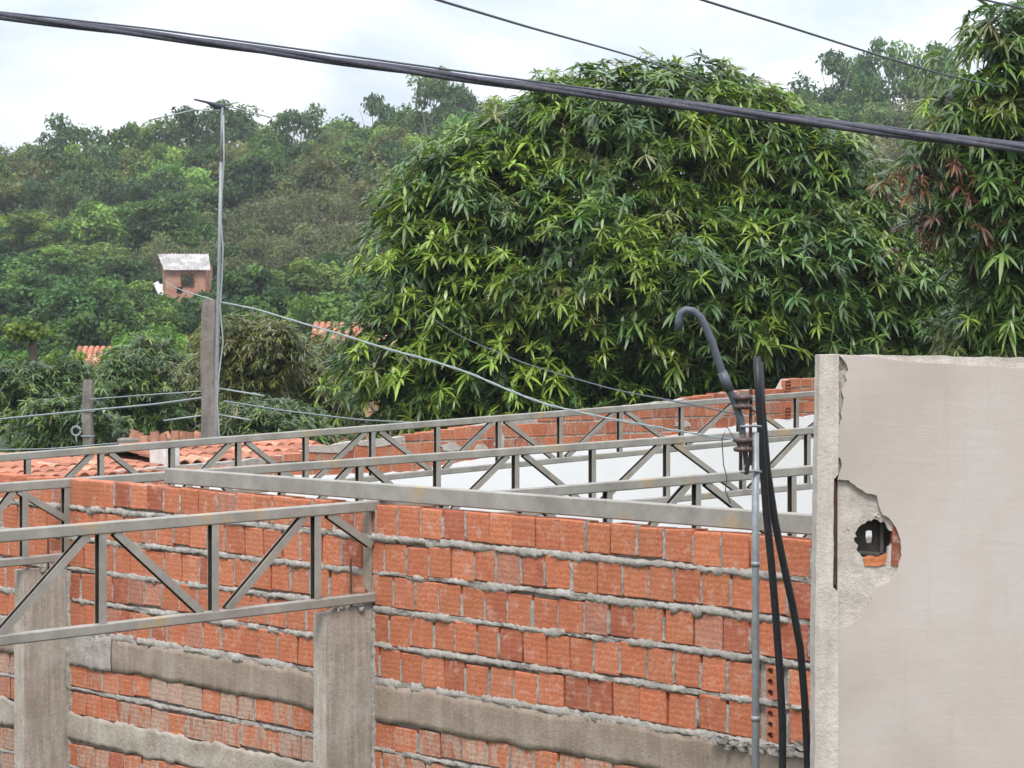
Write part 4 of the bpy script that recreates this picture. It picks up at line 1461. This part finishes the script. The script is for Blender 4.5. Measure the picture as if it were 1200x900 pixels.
DG = [(.032, .076, .020), (.054, .115, .028), (.088, .155, .036)]
MG = [(.064, .126, .028), (.100, .175, .036), (.145, .225, .048)]
OL = [(.092, .115, .036), (.128, .148, .048), (.17, .185, .06)]
YG = [(.085, .13, .022), (.13, .19, .028), (.18, .23, .04)]
BR = [(.095, .108, .050), (.135, .135, .068), (.120, .148, .058)]
BL = [(.044, .088, .034), (.068, .122, .044), (.10, .16, .055)]
for s in (1, 2, 3):
    unit_tree('broadleaf_tree', s, MG, .40, .22, 36, 150, .024, .095)
    unit_tree('dark_tree', 20 + s, DG, .44, .10, 40, 150, .026, .10)
    unit_tree('ridge_tree', 40 + s, BL, .34, .38, 24, 130, .021, .095, .016, 4, M_PALEBARK, 1.05, .7, sparse=1)
    unit_tree('dry_bush', 60 + s, BR, .46, .05, 40, 110, .017, .11, .011, 70, M_PALEBARK, sparse=1)
    unit_tree('olive_tree', 80 + s, OL, .44, .08, 40, 150, .021, .10, .012, 10)
unit_tree('yellow_green_tree', 91, YG, .38, .30, 22, 75, .034)
unit_tree('yellow_green_tree', 92, YG, .40, .20, 24, 75, .034)

unit_tree('pollarded_tree', 95, YG, .11, .86, 12, 120, .014, .045, .030, aspect=1.6)

TREES = []


def put(kind, px, ptop, Y, wpx, zone, hmin=2.0):
    """stand a tree on the slope so that its top reaches row ptop and its crown is about wpx wide"""
    top = at(px, ptop, Y)
    gz = ground_z(top.x, Y)
    h = max(hmin, top.z - gz)
    TREES.append(dict(kind=kind, px=px, x=top.x, y=Y, z=gz, h=h, w=min(wpx * Y / F, 1.45 * h if kind != 'ridge_tree' else 1.0 * h), zone=zone))


rng = np.random.default_rng(77)
# skyline
for (px, pt, k, w) in ((-35, 172, 'dry_bush', 90), (22, 172, 'olive_tree', 80), (76, 136, 'ridge_tree', 92), (128, 168, 'olive_tree', 70), (160, 145, 'broadleaf_tree', 72), (222, 128, 'ridge_tree', 85), (268, 120, 'ridge_tree', 90),
                       (312, 150, 'dark_tree', 80), (358, 122, 'ridge_tree', 80), (402, 142, 'broadleaf_tree', 78), (436, 110, 'ridge_tree', 66), (478, 128, 'broadleaf_tree', 80), (508, 80, 'ridge_tree', 72), (548, 105, 'ridge_tree', 62), (590, 118, 'broadleaf_tree', 90), (650, 112, 'olive_tree', 100),
                       (880, 112, 'broadleaf_tree', 90), (945, 118, 'olive_tree', 70), (978, 58, 'ridge_tree', 82), (1010, 96, 'broadleaf_tree', 60), (1040, 46, 'ridge_tree', 66), (1095, 52, 'broadleaf_tree', 76), (1140, 100, 'dark_tree', 90), (1205, 90, 'broadleaf_tree', 100), (1270, 85, 'dark_tree', 90)):
    put(k, px, pt, 222 + rng.uniform(-8, 10), w * 1.15, 'skyline', 5)
for i, px in enumerate(range(-45, 640, 40)):
    sky_y = float(np.interp(px, [-40, 60, 130, 220, 310, 400, 510, 640], [178, 160, 172, 150, 150, 142, 122, 120]))
    put(('broadleaf_tree', 'dark_tree', 'olive_tree')[i % 3], px, sky_y + rng.uniform(6, 24), 214 + rng.uniform(-3, 3), 78, 'below skyline', 4)
for i, px in enumerate(range(900, 1290, 45)):
    put(('dark_tree', 'broadleaf_tree', 'olive_tree')[i % 3], px, 108 + rng.uniform(0, 25), 214 + rng.uniform(-3, 3), 80, 'below skyline', 4)
for (px, pt) in ((112, 190), (186, 200), (348, 200), (455, 165), (60, 205), (1025, 120)):
    put('ridge_tree', px, pt, 196 + rng.uniform(-3, 3), 80, 'high slope', 4)
# high slope
for (px, pt, k, w) in ((-20, 215, 'broadleaf_tree', 100), (30, 205, 'olive_tree', 95), (80, 218, 'olive_tree', 80), (118, 205, 'dark_tree', 70), (150, 215, 'broadleaf_tree', 85), (205, 195, 'broadleaf_tree', 90), (250, 215, 'dark_tree', 75), (290, 185, 'dark_tree', 85), (335, 195, 'olive_tree', 80),
                       (375, 175, 'olive_tree', 85), (420, 165, 'broadleaf_tree', 90), (462, 150, 'olive_tree', 90), (500, 160, 'broadleaf_tree', 80), (540, 150, 'broadleaf_tree', 85), (930, 165, 'dark_tree', 80), (985, 130, 'broadleaf_tree', 95), (1030, 135, 'olive_tree', 80), (1075, 95, 'dry_bush', 95), (1120, 150, 'olive_tree', 80), (1190, 160, 'dark_tree', 90), (1260, 150, 'dark_tree', 90)):
    put(k, px, pt, 200 + rng.uniform(-6, 6), w * 1.2, 'high slope', 3.5)
for (px, pt, k, w) in ((-10, 262, 'dark_tree', 90), (38, 248, 'yellow_green_tree', 80), (80, 262, 'broadleaf_tree', 85), (120, 238, 'broadleaf_tree', 80), (158, 262, 'dark_tree', 80), (190, 225, 'broadleaf_tree', 85), (228, 250, 'olive_tree', 70), (300, 235, 'dry_bush', 85), (340, 222, 'dry_bush', 95),
                       (382, 205, 'dry_bush', 100), (425, 215, 'dry_bush', 95), (462, 200, 'olive_tree', 90), (500, 210, 'dry_bush', 95), (905, 200, 'dark_tree', 80), (960, 175, 'olive_tree', 90), (1010, 178, 'dry_bush', 90), (1060, 150, 'dry_bush', 110), (1110, 195, 'olive_tree', 90), (1170, 215, 'dry_bush', 90), (1240, 210, 'dark_tree', 90)):
    put(k, px, pt, 182 + rng.uniform(-5, 5), w * 1.2, 'middle slope', 2.8)
for (px, pt, k, w) in ((10, 300, 'dark_tree', 100), (62, 290, 'broadleaf_tree', 90), (110, 285, 'broadleaf_tree', 95), (150, 300, 'dark_tree', 80), (196, 272, 'dry_bush', 60), (245, 282, 'dry_bush', 75), (283, 285, 'dark_tree', 85), (320, 272, 'dry_bush', 90), (365, 262, 'dry_bush', 90), (408, 258, 'dry_bush', 100), (450, 262, 'olive_tree', 90),
                       (500, 260, 'dry_bush', 95), (960, 235, 'dark_tree', 95), (1005, 222, 'dark_tree', 80), (1045, 225, 'broadleaf_tree', 90), (1095, 235, 'olive_tree', 85), (1150, 260, 'dark_tree', 95), (1230, 270, 'dark_tree', 90)):
    put(k, px, pt, 163 + rng.uniform(-4, 4), w * 1.2, 'slope beside the brick house', 2.4)
for (px, pt, k, w) in ((-15, 335, 'dark_tree', 110), (45, 318, 'dark_tree', 120), (100, 322, 'dark_tree', 90), (145, 330, 'broadleaf_tree', 85), (190, 350, 'broadleaf_tree', 70), (228, 350, 'broadleaf_tree', 70), (278, 312, 'dark_tree', 90), (318, 318, 'dark_tree', 90), (360, 305, 'broadleaf_tree', 95), (405, 300, 'dark_tree', 100), (455, 320, 'dark_tree', 95),
                       (975, 285, 'dark_tree', 90), (1035, 275, 'broadleaf_tree', 90), (1090, 300, 'dark_tree', 90), (1160, 320, 'dark_tree', 100)):
    put(k, px, pt, 135 + rng.uniform(-4, 4), w * 1.2, 'lower slope', 2.4)
for (px, pt, k, w) in ((0, 372, 'dark_tree', 95), (78, 378, 'broadleaf_tree', 90), (130, 362, 'dark_tree', 95), (182, 362, 'broadleaf_tree', 95), (222, 366, 'dark_tree', 75), (292, 350, 'dark_tree', 90), (335, 345, 'dark_tree', 95), (380, 345, 'broadleaf_tree', 95), (425, 345, 'dark_tree', 90), (1000, 350, 'dark_tree', 100), (1100, 350, 'dark_tree', 110), (1180, 360, 'dark_tree', 100)):
    put(k, px, pt, 105 + rng.uniform(-3, 3), w * 1.2, 'foot of the hill', 2.2)
for (px, pt, k, w) in ((-5, 400, 'broadleaf_tree', 80), (72, 412, 'broadleaf_tree', 70), (172, 388, 'broadleaf_tree', 100), (232, 400, 'olive_tree', 60), (385, 405, 'olive_tree', 60)):
    put(k, px, pt, 72 + rng.uniform(-2, 2), w * 1.15, 'low ground behind the posts', 2.2)
put('pollarded_tree', 33, 376, 60, 48, 'low ground behind the posts')

# copies of the prototypes: a thing, its crown and its trunk
WORD = {'broadleaf_tree': 'leafy green tree', 'dark_tree': 'dark rounded tree', 'ridge_tree': 'slender open tree', 'dry_bush': 'dry brown bush', 'olive_tree': 'dull olive tree', 'yellow_green_tree': 'yellow green tree', 'pollarded_tree': 'small bright yellow green tree on a bare trunk'}
ORD = ['first', 'second', 'third', 'fourth', 'fifth', 'sixth', 'seventh', 'eighth', 'ninth', 'tenth']


def region(px):
    if px < 258: return 'left of antenna'
    if px < 760: return 'between antenna and mango'
    return 'right of big mango'


groups = {}
for t in TREES: groups.setdefault((t['kind'], t['zone'], region(t['px'])), []).append(t)
cnt = {}
for (kind, zone, reg), lst in groups.items():
    lst.sort(key=lambda t: t['px'])
    for i, t in enumerate(lst):
        k = cnt.get(kind, 0); cnt[kind] = k + 1
        protos = KINDS[kind]
        pr = protos[k % len(protos)]
        if pr.get('fresh'):
            o = pr; del o['fresh']
        else:
            o = copy_tree(pr)
        o.location = (t['x'], t['y'], t['z'])
        o.rotation_euler = (0, 0, random.uniform(0, 6.28))
        ref = REFW[pr.name]
        sx = t['w'] / ref
        o.scale = (sx, sx, t['h'])
        zw = {'skyline': 'on the skyline', 'below skyline': 'just below the skyline', 'high slope': 'high on the slope', 'middle slope': 'on the middle slope', 'slope beside the brick house': 'level with the hill house',
              'lower slope': 'on the lower slope', 'foot of the hill': 'at the hill foot', 'low ground behind the posts': 'behind the posts'}[zone]
        lab = WORD[kind] + ' ' + zw + ' ' + reg
        if len(lst) > 1: lab += ', ' + ORD[i] + ' from left'
        tag(o, lab, 'bush' if kind == 'dry_bush' else 'tree', 'trees and bushes on the hillside')
for kind, protos in KINDS.items():     # a prototype that found no place is removed
    for pr in protos:
        if pr.get('fresh'):
            for ch in list(pr.children): bpy.data.objects.remove(ch)
            bpy.data.objects.remove(pr)


# ---- nearer garden trees with visible leaves, left of the mango
def garden_tree(px, ptop, Y, wpx, label, seed, pal, L, n_br, per, low=505):
    lob = []
    rng = np.random.default_rng(seed)
    hpx = low - ptop
    for k in range(7):
        a = rng.uniform(-1, 1)
        lob.append((px + a * wpx * .32, ptop + hpx * (.22 + .55 * rng.random()), wpx * rng.uniform(.20, .32), hpx * rng.uniform(.18, .28), rng.uniform(-.6, .6), wpx * .28 * Y / F))
    lob.append((px, ptop + hpx * .28, wpx * .3, hpx * .26, 0, wpx * .3 * Y / F))
    lob.append((px, ptop + hpx * .75, wpx * .45, hpx * .28, 0, wpx * .3 * Y / F))
    global GREENS
    keep = GREENS
    GREENS = dict(keep, **pal)
    b = at(px, 500, Y)
    mango_tree('garden_tree', (b.x, Y, ground_z(b.x, Y)), lob, Y, label, seed, n_br, per, L, limb_all=False, inner=.35, group='garden trees behind the posts', back=.45)
    GREENS = keep


P1 = dict(deep=(.042, .080, .020), mid=(.085, .14, .031), fresh=(.125, .185, .036), pale=(.16, .18, .06))
P2 = dict(deep=(.075, .092, .026), mid=(.135, .150, .038), fresh=(.165, .175, .042), pale=(.20, .175, .075))
garden_tree(40, 418, 48, 150, 'garden tree at the left edge behind the small post', 31, P1, .19, 150, 9)
garden_tree(145, 400, 50, 120, 'garden tree between the two concrete posts, with narrow leaves', 32, P1, .19, 130, 9)
garden_tree(185, 385, 55, 95, 'bushy bright garden tree below the hill house', 33, dict(P1, mid=(.08, .145, .028)), .2, 100, 9)
garden_tree(225, 420, 52, 90, 'olive garden tree right behind the near post', 34, P2, .18, 90, 9)
garden_tree(305, 362, 46, 120, 'tall olive garden tree just right of the antenna', 35, P2, .16, 180, 10)
garden_tree(375, 385, 48, 120, 'olive garden tree touching the left side of the mango', 36, P2, .16, 170, 10)
garden_tree(-30, 405, 56, 90, 'garden tree cut by the left frame edge', 37, P1, .2, 80, 9)
garden_tree(85, 462, 42, 130, 'low dark garden shrub under the small post', 38, dict(P1, mid=(.042, .08, .02)), .17, 110, 9, 530)
garden_tree(300, 462, 41, 170, 'low dark garden shrub right of the near post', 39, dict(P1, mid=(.06, .085, .024)), .17, 130, 9, 530)

# ---- undergrowth that clothes the slope between the trees
def undergrowth():
    rng = np.random.default_rng(99)
    C, S, T = [], [], []
    n_cl = 2600
    for k in range(n_cl):
        Y = rng.uniform(62, 236)
        px = rng.uniform(-140, 1340)
        x = (px - CX) * Y / F
        z = ground_z(x, Y)
        br = 1 if (290 < px < 520 and Y > 150) or (980 < px < 1150 and Y > 160) else 0
        r = rng.random()
        if br and r < .7: col = np.array(BR[rng.integers(3)])
        elif r < .25: col = np.array(OL[rng.integers(3)])
        elif r < .65: col = np.array(MG[rng.integers(3)])
        else: col = np.array(DG[rng.integers(3)])
        m = 34
        rad = rng.uniform(.5, 1.1)
        v = nrm(rng.normal(size=(m, 3)))
        p = np.array((x, Y, z + rad * .5)) + v * rng.uniform(.4, 1, (m, 1)) * np.array((1.3, 1.3, .85)) * rad
        C.append(p); S.append(np.full(m, .19) * rng.uniform(.6, 1.3, m)); T.append(col[None, :] * rng.uniform(.7, 1.3, (m, 1)))
    C, S, T = np.concatenate(C), np.concatenate(S), np.concatenate(T)
    n = len(C)
    N_ = nrm(UP + rng.normal(size=(n, 3)) * .8)
    a = nrm(np.cross(N_, nrm(rng.normal(size=(n, 3))))); b = np.cross(N_, a)
    S_ = S[:, None]
    V = np.stack([C - a * S_, C - b * S_ * .5, C + a * S_, C + b * S_ * .5], 1).reshape(-1, 3)
    o = np_mesh('undergrowth', V, np.arange(n * 4).reshape(n, 4), T, M_LEAF, None, False)
    tag(o, 'mixed green and brown undergrowth covering the hillside between trees', 'undergrowth', kind='stuff')


undergrowth()

# ------------------------------------------------------------------ the air
hz = MB()
hz.prism([Vector(p) for p in ((-1600, -80, -1.2), (1600, -80, -1.2), (1600, 3100, -1.2), (-1600, 3100, -1.2))], [Vector(p) for p in ((-1600, -80, 46), (1600, -80, 46), (1600, 3100, 46), (-1600, 3100, 46))])
hm = bpy.data.materials.new('haze_air'); hm.use_nodes = True
hm.node_tree.nodes.clear()
pv = hm.node_tree.nodes.new('ShaderNodeVolumePrincipled'); ho = hm.node_tree.nodes.new('ShaderNodeOutputMaterial')
pv.inputs['Color'].default_value = (.93, .95, 1, 1); pv.inputs['Density'].default_value = HAZE; pv.inputs['Anisotropy'].default_value = .3
hm.node_tree.links.new(pv.outputs[0], ho.inputs['Volume'])
tag(hz.build('haze', hm), 'thin pale haze in the air over the hillside', 'haze', kind='stuff')

# ------------------------------------------------------------------ sky, sun, camera
w = bpy.data.worlds.new('World'); SC.world = w; w.use_nodes = True
nt = w.node_tree; nt.nodes.clear()
SUN_EL, SUN_AZ = math.radians(54), math.radians(189)       # azimuth from +Y towards +X
sky = nt.nodes.new('ShaderNodeTexSky'); sky.sky_type = 'NISHITA'; sky.sun_disc = False
sky.sun_elevation = SUN_EL; sky.sun_rotation = SUN_AZ; sky.dust_density = 2.5; sky.air_density = 1.0
tc = nt.nodes.new('ShaderNodeTexCoord')
mp = nt.nodes.new('ShaderNodeMapping'); mp.inputs['Scale'].default_value = (1, 1, 2.1); mp.inputs['Location'].default_value = (.35, .1, .07)
nt.links.new(tc.outputs['Generated'], mp.inputs['Vector'])
nz = nt.nodes.new('ShaderNodeTexNoise'); nz.inputs['Scale'].default_value = 6.5; nz.inputs['Detail'].default_value = 9; nz.inputs['Roughness'].default_value = .55; nz.inputs['Distortion'].default_value = .3
nt.links.new(mp.outputs[0], nz.inputs['Vector'])
rp = nt.nodes.new('ShaderNodeValToRGB')
rp.color_ramp.elements[0].position = .42; rp.color_ramp.elements[0].color = (.55, .55, .55, 1)
rp.color_ramp.elements[1].position = .60; rp.color_ramp.elements[1].color = (1, 1, 1, 1)
nt.links.new(nz.outputs['Fac'], rp.inputs['Fac'])
cl = nt.nodes.new('ShaderNodeValToRGB')
cl.color_ramp.elements[0].position = .40; cl.color_ramp.elements[0].color = (8.1, 8.8, 10.0, 1)
cl.color_ramp.elements[1].position = .66; cl.color_ramp.elements[1].color = (9.0, 9.2, 9.55, 1)
nt.links.new(nz.outputs['Fac'], cl.inputs['Fac'])
mx = nt.nodes.new('ShaderNodeMix'); mx.data_type = 'RGBA'
nt.links.new(rp.outputs['Color'], mx.inputs[0]); nt.links.new(sky.outputs[0], mx.inputs[6]); nt.links.new(cl.outputs['Color'], mx.inputs[7])
bg = nt.nodes.new('ShaderNodeBackground'); bg.inputs['Strength'].default_value = .10
sx = nt.nodes.new('ShaderNodeSeparateXYZ'); nt.links.new(tc.outputs['Generated'], sx.inputs[0])
gr = nt.nodes.new('ShaderNodeMapRange'); gr.inputs['From Min'].default_value = 0; gr.inputs['From Max'].default_value = 1     # an overcast sky is brightest overhead
gr.inputs['To Min'].default_value = .62; gr.inputs['To Max'].default_value = 1.9
nt.links.new(sx.outputs['Z'], gr.inputs['Value'])
ml = nt.nodes.new('ShaderNodeVectorMath'); ml.operation = 'SCALE'
nt.links.new(mx.outputs[2], ml.inputs[0]); nt.links.new(gr.outputs[0], ml.inputs['Scale'])
nt.links.new(ml.outputs[0], bg.inputs['Color'])
wo = nt.nodes.new('ShaderNodeOutputWorld'); nt.links.new(bg.outputs[0], wo.inputs['Surface'])

sl = bpy.data.lights.new('sun', 'SUN'); sl.energy = 1.5; sl.angle = math.radians(14); sl.color = (1, .96, .90)
so = bpy.data.objects.new('sun', sl); COL.objects.link(so)
sd = Vector((math.sin(SUN_AZ) * math.cos(SUN_EL), math.cos(SUN_AZ) * math.cos(SUN_EL), math.sin(SUN_EL)))
so.rotation_euler = sd.to_track_quat('Z', 'Y').to_euler()

cam = bpy.data.cameras.new('camera'); co = bpy.data.objects.new('camera', cam); COL.objects.link(co)
co.location = (0, 0, EYE); co.rotation_euler = (math.radians(90), 0, 0)
cam.sensor_width = 36; cam.lens = 36 * F / 1200; cam.shift_y = (CY - 450) / 1200
cam.clip_start = .1; cam.clip_end = 6000
SC.camera = co
SC.view_settings.view_transform = 'Standard'; SC.view_settings.look = 'None'
SC.view_settings.exposure = 0.82; SC.view_settings.gamma = 1
SC.cycles.use_denoising = True
SC.cycles.max_bounces = 8; SC.cycles.transparent_max_bounces = 8
